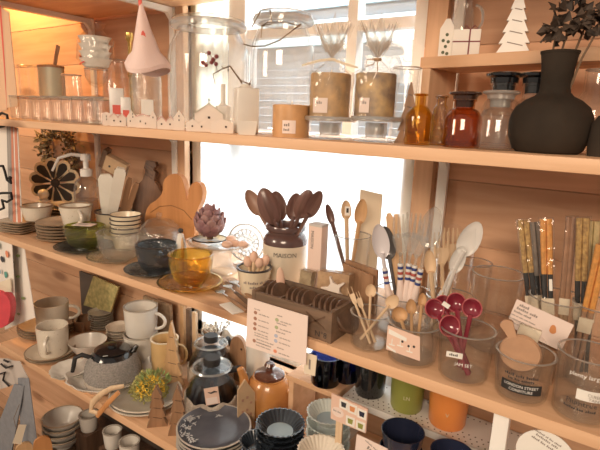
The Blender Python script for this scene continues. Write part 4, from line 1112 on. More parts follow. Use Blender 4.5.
# chopsticks in glasses
Y5 = .135
T, x5, r5, h5 = tumbler(554, Y5, 56, 297, 'clear glass holding patterned chopsticks behind the white information card', taper=.9)
T, x6, r6, h6 = tumbler(594, .125, 50, 305, 'clear glass holding chopsticks at the right picture edge', taper=.9)
gold_pat = mat('gold_patterned_lacquer', (.60, .40, .15), .35, col2=(.28, .16, .06), scale=220)
org_pat = mat('orange_patterned_lacquer', (.78, .36, .09), .35, var=.3, scale=200)
brn_pat = mat('brown_lacquer', (.40, .22, .13), .35, var=.3, scale=100)
grn_pat = mat('green_gold_lacquer', (.36, .30, .15), .35, col2=(.55, .42, .22), scale=140)
def chopsticks(px, py, yy, base, top_m, low_m, frac, label, gap=.0075, band=True, film=True):
    q = ony(px, py, yy); b = Vector(base); L = (q - b).length
    T = thing('chopstick_pair', label, 'chopsticks'); T.matrix_world = frame_mat(b, q - b)
    for s in (-1, 1):
        bm = new(); tube(bm, [(s * gap * .35, 0, 0), (s * gap * .5, 0, L * frac)], [.0022, .0034], 8); st = obj('chopstick', bm, low_m, T)
        bm = new(); tube(bm, [(s * gap * .5, 0, L * frac), (s * gap * .5, 0, L)], [.0036, .0042], 8); obj('patterned_end', bm, top_m, st)
    if band:
        bm = new(); box(bm, (gap * 2.1, .0095, L * .11), (0, 0, L * .40)); obj('paper_band', bm, paper_cream, T)
    if film:
        bm = new(); box(bm, (gap * 2.6, .012, L * .98), (0, 0, L * .52)); obj('clear_film', bm, cello, T)
    return T, L
chopsticks(523, 220, .150, (x5 - .015, Y5 - .004, .012), gold_pat, black_matte, .62, 'pair of black chopsticks with gold speckled ends leaning left in the chopstick glass')
T, L = chopsticks(546, 219, .150, (x5 + .001, Y5 - .012, .012), org_pat, black_matte, .62, 'pair of black chopsticks with orange dotted ends standing in the chopstick glass')
bm = new(); box(bm, (.004, .001, .016), (.004, -.0068, L * .55)); obj('white_tag', bm, paper, T)
chopsticks(535, 222, .165, (x5 - .006, Y5 + .015, .012), mat('grey_lacquer', (.34, .30, .27), .4, var=.3, scale=120), black_matte, .6, 'pair of chopsticks with grey ends between the gold and the orange pairs', film=False)
chopsticks(572, 217, .150, (x5 + .012, Y5 - .002, .012), brn_pat, mat('tan_lacquer', (.45, .30, .19), .4), .45, 'pair of slim brown chopsticks at the right of the chopstick glass', gap=.006)
chopsticks(583, 218, .135, (x6 - .012, .125, .012), gold_pat, black_matte, .60, 'pair of black chopsticks with gold ends in the right edge glass')
chopsticks(594, 221, .140, (x6 - .006, .128, .012), grn_pat, black_matte, .60, 'pair of black chopsticks with mottled green ends in the right edge glass', film=False)
chopsticks(603, 245, .115, (x6 - .016, .112, .012), org_pat, brn_pat, .5, 'pair of orange brown chopsticks leaning right in the right edge glass', band=True)
# hanging price list sign
c = [onz(1, 1, 0)] * 4
ys = -.012; c = [ony(px, py, ys) for px, py in ((248, 298), (308, 316), (306, 365), (246, 346))]; o_ = (c[0] + c[1] + c[2] + c[3]) / 4
T = thing('price_list', 'pinkish white printed price list hanging from the edge of the middle shelf', 'sign', (o_.x, ys, o_.z))
bm = new(); prism(bm, [(p.x - o_.x, p.z - o_.z) for p in c], .0012); obj('sheet', bm, paper_pink, T)
ux = c[1] - c[0]; sl = math.atan2(ux.z, ux.x); off = c[0] - o_; off.y = 0
d_ = Vector((math.cos(sl), 0, math.sin(sl))); n_ = Vector(((c[3] - c[0]).x, 0, (c[3] - c[0]).z)).normalized(); Lk = ux.length; hk = (c[3] - c[0]).length
def at_sign(u, v): return off + d_ * (u * Lk) + n_ * (v * hk)
cols = [mat('print_brown', (.38, .20, .14), .7), mat('print_green', (.40, .44, .26), .7), mat('print_blue', (.42, .47, .60), .7), mat('print_coral', (.75, .28, .16), .7)]
for (u, vs) in ((.15, [(.24, 0), (.36, 0), (.47, 0), (.57, 0), (.82, 0)]), (.52, [(.25, 1), (.40, 1), (.57, 2), (.67, 2), (.88, 3)])):
    for i, (v, ci) in enumerate(vs):
        p = at_sign(u, v); bm = new(); prism(bm, [(p.x + .0034 * math.cos(a), p.z + .0030 * math.sin(a)) for a in [2 * PI * j / 12 for j in range(12)]], .0004, -.0009); obj('printed_cup', bm, cols[ci], T)
        p = at_sign(u + .06, v + .02); text(T, (3, 7, 3) if i % 2 else (4, 6, 3), .0028, (p.x, -.0009, p.z), ink_grey, tilt=sl, align='LEFT')
for (u, v, b_) in ((.13, .18, (3, 4)), (.52, .17, (7,)), (.52, .32, (6, 6)), (.52, .49, (6, 5)), (.15, .66, (3, 6, 3, 4)), (.15, .71, (2, 5, 2, 3, 4)), (.19, .78, (5, 5, 2, 3, 5)), (.19, .84, (3, 4, 2, 3, 5)), (.19, .9, (6, 6, 6)), (.55, .80, (5, 3))):
    p = at_sign(u, v); text(T, b_, .0029, (p.x, -.0009, p.z), ink_grey, tilt=sl, align='LEFT')
# ================================================================== TOP SHELF
# front row of little tumblers
def mini_tumbler(r, h, label, loc):
    T = thing('shot_glass', label, 'glass', loc, 0, 'small clear tumblers')
    bm = new(); lathe(bm, shell([(0, 0), (r * .8, 0), (r * .86, h * .06), (r, h)], .0016), 20); obj('body', bm, clear, T)
    bm = new(); lathe(bm, [(r, h - .0008), (r + .0008, h + .0004), (r - .0008, h + .0012), (r - .0022, h + .0004), (r - .0018, h - .0008)], 20, close=True); obj('rim', bm, glass_rim, T)
    bm = new(); lathe(bm, [(0, .002), (r * .78, .002), (r * .78, .008), (0, .007)], 20); obj('thick_base', bm, clear_thick, T)
    return T
y = .020; base = None
for i in range(9):
    x, r, h = spot(15 + 10.4 * i, y, Z_TOP, 9.6, 96)
    lab = '%s small clear tumbler from the left in the front row on the top shelf' % NTH[i]
    if base is None: base = mini_tumbler(r, h, lab, (x, y, Z_TOP)); MR, MH = r, h
    else: dup(base, (x, y, Z_TOP), 0, lab)
for i in range(8):
    x, r, h = spot(24 + 10.6 * i, .060, Z_TOP, 9.6, 96)
    dup(base, (x, .056, Z_TOP), .3, '%s small clear tumbler from the left in the second row behind' % NTH[i])
# riser with glassware
y = .125; zr = row_z(97, col_x(60, y, .37), y); xa, xb = col_x(19, y, zr), col_x(109, y, zr)
T = thing('glass_riser', 'low pale riser board carrying the upper glassware behind the small tumblers', 'riser', ((xa + xb) / 2, y, Z_TOP))
bm = new(); box(bm, (xb - xa, .11, .006), (0, 0, zr - Z_TOP - .003), bev=.001); obj('board', bm, wood_light, T)
for s in (-1, 1):
    bm = new(); box(bm, (.008, .10, zr - Z_TOP - .006), (s * ((xb - xa) / 2 - .006), 0, (zr - Z_TOP - .006) / 2)); obj('side', bm, clear_thick, T)
ZR = zr
def jar(px, y, z0, w, top, prof, label, m=clear, name='glass_jar', cat='jar', t=.0025, seg=32, body='body'):
    x, r, h = spot(px, y, z0, w, top)
    T = thing(name, label, cat, (x, y, z0), face(x, y))
    bm = new(); lathe(bm, shell([(0, 0)] + [(r * a, h * b) for a, b in prof], t), seg); obj(body, bm, m, T)
    return T, x, r, h
def ring(T, r, z, m, th=.0012, name='rim', t=.002):
    bm = new(); lathe(bm, [(r - t * .2, z - th), (r + th * .7, z), (r - t * .5, z + th), (r - t - th * .7, z), (r - t * .8, z - th)], 32, close=True); return obj(name, bm, m, T)
T, x, r, h = jar(29, .12, ZR, 20, 66, [(.9, 0), (.95, .05), (.95, .9), (1, 1)], 'tall plain clear glass at the left end of the riser'); ring(T, r, h, glass_rim)
y = .13; x, r, h = spot(52, y, ZR, 24, 68)
T = thing('tin_canister', 'grey green tin canister with a brown wooden lid on the riser', 'canister', (x, y, ZR))
bm = new(); lathe(bm, [(0, 0), (r, 0), (r, h), (r * .95, h), (0, h)], 28); obj('body', bm, mat('grey_green_tin', (.52, .50, .38), .5, .2, var=.12), T)
bm = new(); lathe(bm, [(0, h), (r * 1.03, h), (r * 1.03, h + .005), (r * .5, h + .009), (0, h + .010)], 28); obj('lid', bm, wood_mid, T)
bm = new(); tube(bm, [(r * .6, 0, h + .006), (r * .95, 0, h + .03), (r * 1.3, 0, h + .052)], [.007, .0065, .007], 8, .5); obj('stick_handle', bm, wood_mid, T)
T, x, r, h = jar(72, .10, ZR, 19, 75, [(.9, 0), (.96, .06), (.96, .9), (1, 1)], 'short plain clear glass right of the tin canister on the riser'); ring(T, r, h, glass_rim)
y = .125; x, r, h = spot(97, y, ZR, 23, 69)
T = thing('glass_goblet', 'clear footed glass goblet under the stack of white cups', 'goblet', (x, y, ZR))
bm = new(); lathe(bm, [(0, 0), (r * .7, 0), (r * .7, .002), (r * .15, .006), (r * .12, h * .35), (r * .6, h * .45), (r * .95, h * .7), (r, h), (r - .002, h), (r * .9, h * .7), (r * .5, h * .5), (0, h * .45)], 28); obj('bowl', bm, clear_thick, T)
ring(T, r, h, glass_rim)
# stack of white bowls with red marks, wrapped
gx, gz = x, ZR + h + .0015
rb = 15 * mpp(gx, y, gz); hb = (row_z(38, gx, y) - gz)
bm = new(); lathe(bm, shell([(0, 0), (rb * .6, 0), (rb * .80, hb * .06), (rb * .92, hb * .22), (rb * 1.04, hb * .30)], .003), 32)
base = None
for i in range(4):
    lab = 'white red-marked porcelain bowl, %s of the wrapped stack on the goblet' % ('topmost' if i == 3 else ORD[i])
    if base is None:
        base = thing('white_bowl', lab, 'bowl', (gx, y, gz), 0, 'wrapped white bowls'); obj('body', bm, cer_white, base)
        bm = new(); tube(bm, [(rb * 1.0 * math.sin(a), -rb * 1.0 * math.cos(a), hb * (.14 + .12 * a)) for a in (-.4, -.2, 0, .2)], .0015, 6); obj('red_stroke', bm, coral, base)
    else: dup(base, (gx, y, gz + hb * .24 * i), -.9 * i, lab)
bm = new(); lathe(bm, [(rb * .7, .002), (rb * 1.15, hb * .3), (rb * 1.12, hb * .95), (rb * .5, hb * 1.25), (rb * .75, hb * 1.5)], 24, lambda a, z, t: (a * (1 + .07 * math.sin(5 * t + 40 * z)), z))
tag(obj('cellophane_wrap', bm, cello, None, (gx, y, gz)), 'clear wrapping around the stack of white bowls', 'wrapping')
# jars behind
T, x, r, h = jar(117, .19, Z_TOP, 27, 60, [(.85, 0), (.95, .05), (1, .4), (.95, .75), (.7, .88), (.72, 1)], 'clear round glass jar behind the white plastic packets'); ring(T, r * .72, h, glass_rim)
T, x, r, h = jar(134, .085, Z_TOP, 9, 62, [(.9, 0), (.9, .6), (.9, 1)], 'slim clear glass tube vase below the cloth hat ornament', name='tube_vase', cat='vase'); ring(T, r * .9, h, glass_rim)
T, x, r, h = jar(147, .10, Z_TOP, 29, 72, [(.88, 0), (.96, .03), (1, .2), (1, .85), (.92, .96), (.92, 1)], 'frosted glass jar with a thin wooden lid left of the big glass jars', m=frost)
bm = new(); lathe(bm, [(0, h), (r * .97, h), (r * .97, h + .005), (0, h + .007)], 32); obj('lid', bm, wood_honey, T)
bm = new(); box(bm, (r * .8, .0006, h * .28), (0, -r * .99, h * .35)); obj('pale_label', bm, paper, T)
# wrapped red and white packets between
for (px, w_, top, lab) in ((117, 14, 88, 'white and red plastic wrapped packet behind the first ceramic houses'), (126, 10, 97, 'small white wrapped packet right of the red and white packet')):
    x, r, h = spot(px, .062, Z_TOP, w_, top)
    T = thing('wrapped_packet', lab, 'packet', (x, .062, Z_TOP), face(x, .06))
    bm = new(); box(bm, (2 * r, r, h), (0, 0, h / 2), bev=.004); obj('packet', bm, mat('white_plastic', (.78, .75, .72), .3, var=.08, bump=.5, bscale=90), T)
    bm = new(); box(bm, (1.2 * r, .001, h * .25), (0, -r * .505, h * .42)); obj('red_label', bm, coral, T)
# cone hat ornament hanging from the upper shelf
y = .018; pts = [(123, 62), (133, 54), (138, 52), (141, 12), (147, 12), (169, 53), (170, 70), (158, 72), (143, 67), (128, 71)]
p0 = ony(146, 60, y); k = mpp(p0.x, y, p0.z)
T = thing('cloth_hat', 'pale pink cone shaped cloth hat ornament with red patch hanging below the upper shelf', 'ornament', (p0.x, y, p0.z), face(p0.x, y))
H_ = row_z(8, p0.x, y) - p0.z
prof = [(24, -11), (25, -7), (20, 0), (15, 8), (8, 30), (3.5, 46), (1.2, 54), (.3, 57)]
bm = new(); lathe(bm, [(a * k * .9, b * k) for a, b in prof] + [(0, 57 * k)], 28, lambda a, z, t: (a * (1 + .10 * math.sin(3 * t + 1.2) * (1 if z < 10 * k else .2)), z + (.007 * math.sin(2 * t + 2.4) if z < 5 * k else 0)))
for v in bm.verts: v.co.x += max(0, v.co.z) * -.06
obj('cone', bm, pink_cloth, T)
bm = new(); prism(bm, smooth_poly([(-5 * k, 13 * k), (-1 * k, 12 * k), (1 * k, 22 * k), (-3 * k, 28 * k)], 1), .002, -9.3 * k); obj('red_patch', bm, coral, T)
bm = new(); tube(bm, [(-3.4 * k, 0, 50 * k), (-4.2 * k, 0, 58 * k), (-5 * k, 0, .588 - p0.z)], [.0035, .003, .0015], 8); obj('red_tassel', bm, coral, T)
y = .15; x, r, h = spot(130, y, .40, 8, 34)
zb_ = row_z(54, x, y)
T = thing('brass_candlestick', 'slender brass candlestick standing behind the cloth hat', 'candlestick', (x, y, Z_TOP))
H_ = row_z(33, x, y) - Z_TOP
bm = new(); lathe(bm, [(0, 0), (r * 1.6, 0), (r * 1.6, .004), (r * .4, .012), (r * .35, H_ * .5), (r * .8, H_ * .55), (r * .35, H_ * .6), (r * .45, H_ * .9), (r * .9, H_ * .93), (r * .9, H_), (0, H_)], 20); obj('stick', bm, brass, T)
# miniature ceramic houses along the edge
def house(px, w, top, label, gables=1, y=.022, m=bisque, roof=None, wins=((0, .5),), cross=False, d=.018, eave=.62):
    x, r, h = spot(px, y, Z_TOP, w, top)
    T = thing('ceramic_house', label, 'house ornament', (x, y, Z_TOP), face(x, y), 'miniature ceramic houses')
    poly = [(-r, 0), (r, 0), (r, h * eave)]
    for g in range(gables):
        a = r - 2 * r * g / gables; b = r - 2 * r * (g + 1) / gables
        poly += [((a + b) / 2, h)] + ([(b, h * eave)])
    bm = new(); prism(bm, poly, d); obj('walls', bm, m, T)
    bm = new()
    for u, v in wins: box(bm, (max(r * .16, .0016) if gables < 2 else .0026, .0008, max(h * .08, .003)), (u * r, -d / 2 - .0002, v * h))
    obj('windows', bm, hole, T)
    if roof:
        bm = new()
        for g in range(gables):
            a = r - 2 * r * g / gables; b = r - 2 * r * (g + 1) / gables; mid = (a + b) / 2
            prism(bm, [(a + .001, h * eave - .0004), (mid, h + .0006), (b - .001, h * eave - .0004), (b - .001, h * eave + .0012), (mid, h + .0026), (a + .001, h * eave + .0012)], d + .003)
        obj('roof', bm, roof, T)
    if cross:
        bm = new(); box(bm, (.0014, .0014, .010), (0, 0, h + .006)); box(bm, (.006, .0014, .0014), (0, 0, h + .007)); obj('cross', bm, black_iron, T)
pinkroof = mat('rosy_roof', (.68, .42, .38), .7)
house(106.5, 7.5, 112, 'narrow white ceramic house at the left end of the miniature house row', 1, wins=((0, .45), (0, .68)), eave=.9)
house(118, 15, 114, 'white ceramic house with two gables, second from the left in the miniature row', 2, wins=((-.5, .45), (.3, .4)), roof=pinkroof, eave=.7)
house(131.5, 8.5, 110, 'tall white ceramic tower house, third from the left in the miniature row', 1, wins=((-.3, .35), (.3, .6), (.3, .78)))
house(143, 13, 115, 'low white ceramic house with a rosy roof, fourth from the left in the miniature row', 1, wins=((-.4, .5), (.35, .35)), roof=pinkroof, eave=.85)
house(153, 6.5, 110, 'slim white ceramic house with one high window, fifth from the left in the miniature row', 1, wins=((0, .6),))
house(166, 17, 117, 'white ceramic house with two gables, sixth from the left in the miniature row', 2, wins=((-.5, .42), (.45, .42)), roof=pinkroof)
house(179, 10.5, 110, 'tall white ceramic house with stacked windows in the middle of the miniature row', 1, wins=((0, .5), (0, .7)))
house(198.5, 24, 119, 'wide white ceramic house with two gables left of the church ornament', 2, wins=((-.5, .42), (.25, .4)), eave=.65)
house(209, 28, 104, 'grey green roofed ceramic church with a black cross behind the other houses', 1, y=.062, wins=((0, .5),), roof=bisque_grey, cross=True)
house(222, 22, 119, 'low white ceramic house with one window, right end of the miniature row', 1, wins=((.35, .45),), eave=.72)
# white bottles with a twig
def square_bottle(px, y, w, top, sh, nw, label):
    x, r, h = spot(px, y, Z_TOP, w, top)
    T = thing('white_bottle', label, 'bottle', (x, y, Z_TOP), face(x, y) + .2)
    s = r * .80
    bm = new(); box(bm, (2 * s, 2 * s, h * sh), (0, 0, h * sh / 2), bev=.004); obj('body', bm, cer_white, T)
    bm = new(); lathe(bm, [(s * .75, h * sh - .001), (nw * s * 1.1, h * (sh + .05)), (nw * s, h * .97), (nw * s * 1.1, h), (nw * s * .7, h), (nw * s * .7, h * .8), (0, h * .8)], 20); obj('neck', bm, cer_white, T)
    return x, r, h
BX, BR, BH = square_bottle(246, .060, 28, 84, .92, .42, 'square white ceramic bottle holding a thin dark twig')
square_bottle(223, .085, 17, 84, .55, .34, 'slim white ceramic bottle with a long neck behind the houses')
x, r, h = spot(247, .018, Z_TOP, 29, 121)
bm = new(); lathe(bm, shell([(0, 0), (r * .8, 0), (r, h)], .003), 4, M=Matrix.Rotation(PI / 4, 3, 'Z')); tag(obj('square_pot', bm, cer_white, None, (x, .018, Z_TOP), face(x, .018)), 'small tapered square white pot in front of the twig bottle', 'pot')
T = thing('twig', 'thin dark twig standing in the square white bottle', 'twig', (BX, .060, Z_TOP + BH * .85))
def loc_(px, py, y): q = ony(px, py, y); return (q.x - BX, q.y - .060, q.z - Z_TOP - BH * .85)
bm = new(); tube(bm, [(0, 0, 0), loc_(240, 80, .058), loc_(230, 66, .052), loc_(222, 69, .05), loc_(213, 74, .05)], [.0014, .0014, .0014, .0011, .0008], 6); tube(bm, [loc_(213, 74, .05), loc_(215, 84, .05)], [.0009, .0006], 5); tube(bm, [loc_(240, 80, .058), loc_(249, 84, .055), loc_(252, 79, .05)], [.001, .0009, .0006], 5); tube(bm, [loc_(224, 68, .05), loc_(221, 66, .048)], .0008, 5); obj('branch', bm, stem_m, T)
bm = new()
for px, py in ((230, 66), (228, 68), (250, 82), (222, 68)): 
    leaf(bm, loc_(px, py, .05), rnd(), rnd(), .007, .004)
obj('buds', bm, dry_leaf, T)
# big glass jars
def big_jar(px, y, w, top, label, neck=.85):
    x, r, h = spot(px, y, Z_TOP, w, top)
    T = thing('big_glass_jar', label, 'jar', (x, y, Z_TOP), face(x, y), 'big glass jars')
    o = [(0, 0), (r * .86, 0), (r * .97, h * .04), (r, h * .12), (r, h * .58), (r * .985, h * .66), (r * .94, h * .74), (r * .86, h * .80), (r * .79, h * .84), (r * neck * .90, h * .86), (r * neck * .90, h * .90)]
    bm = new(); lathe(bm, shell(o, .004), 48); obj('body', bm, jar_glass, T)
    bm = new(); lathe(bm, [(r * neck * .9, h * .90), (r * neck * 1.07, h * .905), (r * neck * 1.10, h * .93), (r * neck * 1.05, h * .955), (r * neck * .84, h * .955), (r * neck * .84, h * .90)], 48, close=True); obj('rim', bm, glass_rim, T)
    bm = new(); lathe(bm, [(0, h * .958), (r * neck * 1.02, h * .958), (r * neck * 1.04, h * .975), (r * neck * .9, h * .992), (r * neck * .4, h), (0, h)], 48); obj('lid', bm, clear_thick, T)
    return T, x, r, h
big_jar(209, .145, 80, 18, 'huge round clear glass jar with a thick rim in front of the cream curtain')
T, x, r, h = big_jar(282, .150, 64, 12, 'second huge clear glass jar with a wire clip beside the window')
q = lambda px, py, yy=.150 - .06: ony(px, py, yy)
Mi = Matrix.Rotation(-face(x, .150), 3, 'Z')
L_ = lambda px, py, dy=-.07: tuple(Mi @ (ony(px, py, .150 + dy) - Vector((x, .150, Z_TOP))))
bm = new(); wire = [L_(243, 44, -.06), L_(252, 46.5), L_(265, 46), L_(280, 40), L_(293, 30), L_(301, 24, -.05)]
tube(bm, wire, .0011, 6); tube(bm, [L_(252, 27), L_(261, 10), L_(270, 10), L_(272, 24), L_(262, 26), L_(261, 38)], .0011, 6); tube(bm, [L_(262, 26), L_(268, 22), L_(285, 22), L_(300, 26, -.05)], .0009, 6)
obj('wire_clip', bm, mat('bronze_wire', (.20, .15, .10), .4, .8), T)
# berry sprig on the window side
q = ony(213, 59, .03); T = thing('berry_sprig', 'small sprig of dark red berries in front of the huge round jar', 'sprig', q)
k = mpp(q.x, q.y, q.z)
BP = [(209, 53), (216.5, 56.5), (213, 59.5), (203, 62.5), (206, 65), (211.5, 62.5), (216, 64)]
bm = new(); red_b = mat('dark_red_berry', (.20, .04, .04), .3)
for px, py in BP:
    p = ony(px, py, .03) - q
    b_ = new(); ball(b_, p, 2.2 * k, 12, 8); obj('berry', b_, red_b, T)
    tube(bm, [p, Vector((.0, .004, -.004)), loc_(240, 80, .058) if False else Vector((.005, .006, -.02))], .0005, 5)
tube(bm, [Vector((.005, .006, -.02)), ony(222, 69, .05) - q], .0007, 5)
obj('stalks', bm, stem_m, T)
# candles and cake stands
def candle(px, y, w, z0, top, m, label, name='candle'):
    x, r, h = spot(px, y, z0, w, top)
    T = thing(name, label, 'candle', (x, y, z0), face(x, y))
    bm = new(); lathe(bm, [(0, 0), (r, 0), (r, h * .98), (r * .96, h), (r * .3, h - .002), (0, h - .002)], 36); obj('wax', bm, m, T)
    bm = new(); tube(bm, [(0, 0, h - .003), (.001, 0, h + .006)], .0008, 5); obj('wick', bm, paper_cream, T)
    return T, x, r, h
T, x, r, h = candle(291, .040, 37, Z_TOP, 105, amber_wax, 'wide amber candle standing on the shelf beside the second huge jar')
curved_label(T, r * 1.005, h * .12, h * .52, -.45, .25, paper_pink, 'label')
text(T, (4,), .006, (-.003, 0, h * .34), ink_grey, wrap=r * 1.02); text(T, (6,), .0045, (-.003, 0, h * .2), ink_grey, wrap=r * 1.02)
def stand(px, y, w, top, label):
    x, r, h = spot(px, y, Z_TOP, w, top)
    T = thing('glass_pedestal', label, 'cake stand', (x, y, Z_TOP), face(x, y) + .3)
    bm = new(); lathe(bm, [(0, 0), (r * .85, 0), (r * .86, .003), (r * .5, .006), (0, .006)], 40); obj('foot', bm, clear_thick, T)
    bm = new(); lathe(bm, shell([(0, .006), (r * .38, .006), (r * .42, .012), (r * .42, h - .008)], .004), 32); obj('stem', bm, glass_rim, T)
    bm = new(); lathe(bm, [(0, h - .007), (r * .95, h - .007), (r, h - .005), (r, h - .001), (r * .95, h), (0, h - .001)], 44); obj('plate', bm, clear_thick, T)
    bm = new(); lathe(bm, [(r * .97, h - .006), (r * 1.01, h - .003), (r * .97, h + .0006), (r * .94, h - .003)], 44, close=True); obj('rim', bm, glass_rim, T)
    return x, h
for (px, w, lab, lab2, wx, lb, tx) in ((330, 52, 'clear glass pedestal under the left wrapped candle', 'cellophane wrapped herb candle tied with a pale ribbon on the left pedestal', wax, (-.9, -.1), (4,)), (376, 52, 'clear glass pedestal under the right wrapped candle', 'cellophane wrapped lavender candle tied with twine on the right pedestal', wax2, (-.8, -.25), (4,))):
    y = .060; x, h = stand(px, y, w, 117, lab)
    T, x, r, hc = candle(px + (0 if px < 350 else -1), y, 40, Z_TOP + h + .0005, 74, wx, lab2)
    curved_label(T, r * 1.01, hc * .08, hc * .42, lb[0], lb[1], paper_pink, 'label')
    text(T, tx, .0055, (0, 0, hc * .28), ink_grey, wrap=r * 1.03, M=Matrix.Rotation((lb[0] + lb[1]) / 2, 3, 'Z'))
    bm = new(); rk = r / 20
    wob = lambda a, z, t: (a * (1 + (.05 if z < hc else .16) * math.sin((5 if z < hc else 9) * t + z * 55)), z)
    lathe(bm, [(0, .0004), (r * 1.06, .0006), (r * 1.07, hc * .6), (r * 1.05, hc * 1.0), (r * .62, hc * 1.14), (r * .20, hc * 1.30), (r * .16, hc * 1.36), (r * .40, hc * 1.52), (r * .75, hc * 1.85), (r * .95, hc * 2.12)], 36, wob)
    obj('cellophane', bm, cello, T)
    bm = new()
    for i in range(11):
        a = 2 * PI * i / 11 + .2; leaf(bm, (0, 0, hc * 1.34), (math.cos(a) * .5, math.sin(a) * .5, 1), (math.cos(a), math.sin(a), 0), hc * (.85 + .12 * (i % 3)), r * .62, .2)
    obj('gathered_film', bm, glass('milky_film', (.95, .94, .92), .1, .08, milk=.30), T)
    bm = new(); lathe(bm, [(r * .17, hc * 1.30), (r * .23, hc * 1.33), (r * .17, hc * 1.36)], 16)
    rm_ = paper_cream if px < 350 else mat('twine', (.55, .36, .22), .8)
    if px < 350: tube(bm, [(-r * 1.45, -r * .3, hc * 1.16), (-r * .6, -r * .3, hc * 1.28), (0, -r * .2, hc * 1.33), (r * .7, -r * .3, hc * 1.22), (r * 1.3, -r * .3, hc * 1.15)], [.0016, .0022, .002, .0022, .0014], 6, .4)
    else:
        tube(bm, [(0, -r * .2, hc * 1.33), (-r * .5, -r * .3, hc * 1.30), (-r * .55, -r * .3, hc * 1.16), (-r * .2, -r * .3, hc * 1.2), (0, -r * .2, hc * 1.33), (r * .03, -r * .3, hc * 1.05)], .0009, 6)
    obj('ribbon', bm, rm_, T)
T, x, r, h = jar(404, .13, Z_TOP, 28, 68, [(.9, 0), (.95, .05), (.95, .9), (1, 1)], 'plain clear glass behind the brown wooden tree'); ring(T, r, h, glass_rim)
# wooden tree ornaments
def tree(loc, H, Wd, tiers, m, label, name='wooden_tree', rz=0, d=.008, lean=0, group=None, tp=.6):
    T = thing(name, label, 'tree ornament', loc, rz, group)
    if lean: T.rotation_euler = (lean, 0, rz)
    R_, L_ = [], []
    for i in range(tiers):
        z0 = H * i / tiers; z1 = H * (i + 1) / tiers; w0 = Wd * (1 - i / (tiers + tp)); w1 = Wd * (1 - (i + 1) / (tiers + tp)) * .72
        R_ += [(w0, z0), (w1 if i < tiers - 1 else Wd * .05, z1)]
        L_ += [(-w0, z0), (-w1 if i < tiers - 1 else -Wd * .05, z1)]
    bm = new(); prism(bm, R_ + L_[::-1], d); obj('silhouette', bm, m, T)
    bm = new()
    for i in range(1, tiers):
        w1 = Wd * (1 - i / (tiers + tp)) * .66; z = H * i / tiers; box(bm, (w1 * 1.6, .0008, .0012), (w1 * .1, -d / 2 - .0003, z - .001), Matrix.Rotation(.25, 3, 'Y'))
    obj('tier_lines', bm, wood_dark if m is not white_paint else ink_grey, T)
    return T
x, r, h = spot(409, .085, Z_TOP, 26, 82)
tree((x, .085, Z_TOP), h, r * .95, 5, wood_mid, 'brown wooden saw-edged tree behind the amber bottles', rz=face(x, .085))
# bottles
def apoth(px, y, w, top, label, m, sh=.66, nk=.42, stop=None, lipw=.55, z0=Z_TOP):
    x, r, h = spot(px, y, z0, w, top)
    T = thing('bottle', label, 'bottle', (x, y, z0), face(x, y))
    hb = h * (.86 if stop else 1)
    bm = new(); lathe(bm, shell([(0, 0), (r * .93, 0), (r, hb * .03), (r, hb * sh * .88), (r * .93, hb * sh), (r * (nk + .2), hb * (sh + .12)), (r * nk, hb * (sh + .17)), (r * nk, hb * .96), (r * lipw, hb * .97), (r * lipw, hb)], .0025), 36); obj('body', bm, m, T)
    if stop:
        bm = new(); lathe(bm, [(0, hb + .0004), (r * lipw * .98, hb + .0004), (r * lipw * 1.02, h * .93), (r * lipw * 1.34, h * .955), (r * lipw * 1.36, h * .985), (r * lipw * 1.25, h), (0, h)], 32); obj('stopper', bm, stop, T)
        bm = new(); lathe(bm, [(0, hb * .85), (r * nk * .85, hb * .85), (r * nk * .9, hb), (0, hb)], 24); obj('plug', bm, stop, T)
    else: ring(T, r * lipw, hb - .001, m, .0015)
    return T, x, r, h
apoth(419, .045, 27, 94, 'amber glass bottle with a short neck in front of the brown wooden tree', amber_bot, .62, .40, None, .50)
apoth(440, .070, 17, 96, 'slim golden pressed glass bottle between the amber bottle and brown jar', glass('golden_glass', (.80, .60, .12), .04, .07, bump=1.2, bscale=160, milk=.1), .66, .55, None, .72)
apoth(463, .050, 37, 92, 'brown apothecary bottle with a dark flat glass stopper', brown_g, .66, .54, mat('dark_stopper', (.04, .015, .008), .12, coat=.5), .62)
apoth(498, .048, 40, 91, 'clear apothecary bottle with a clear flat glass stopper', clear_thick, .66, .54, glass('stopper_glass', (.80, .80, .77), .05, .15, milk=.3), .64)
for (px, lab) in ((501, 'clear bottle with a black stopper behind the clear apothecary bottle'), (533, 'clear bottle with a black stopper hidden behind the black vase neck')):
    apoth(px, .120, 40, 73, lab, clear, .60, .60, black_gloss, .66)
T, x, r, h = jar(592, .13, Z_TOP, 36, 70, [(.9, 0), (1, .1), (1, .6), (.6, .75), (.62, 1)], 'clear round glass bottle behind the right of the black vase'); ring(T, r * .62, h, glass_rim)
x, r, h = spot(602, .045, Z_TOP, 24, 116)
bm = new(); lathe(bm, shell([(0, 0), (r * .9, 0), (r, h * .3), (r * .9, h * .8), (r * .5, h)], .003), 28); tag(obj('dark_pot', bm, stone_dark, None, (x, .045, Z_TOP)), 'dark pot cut by the right picture edge beside the black vase', 'pot')
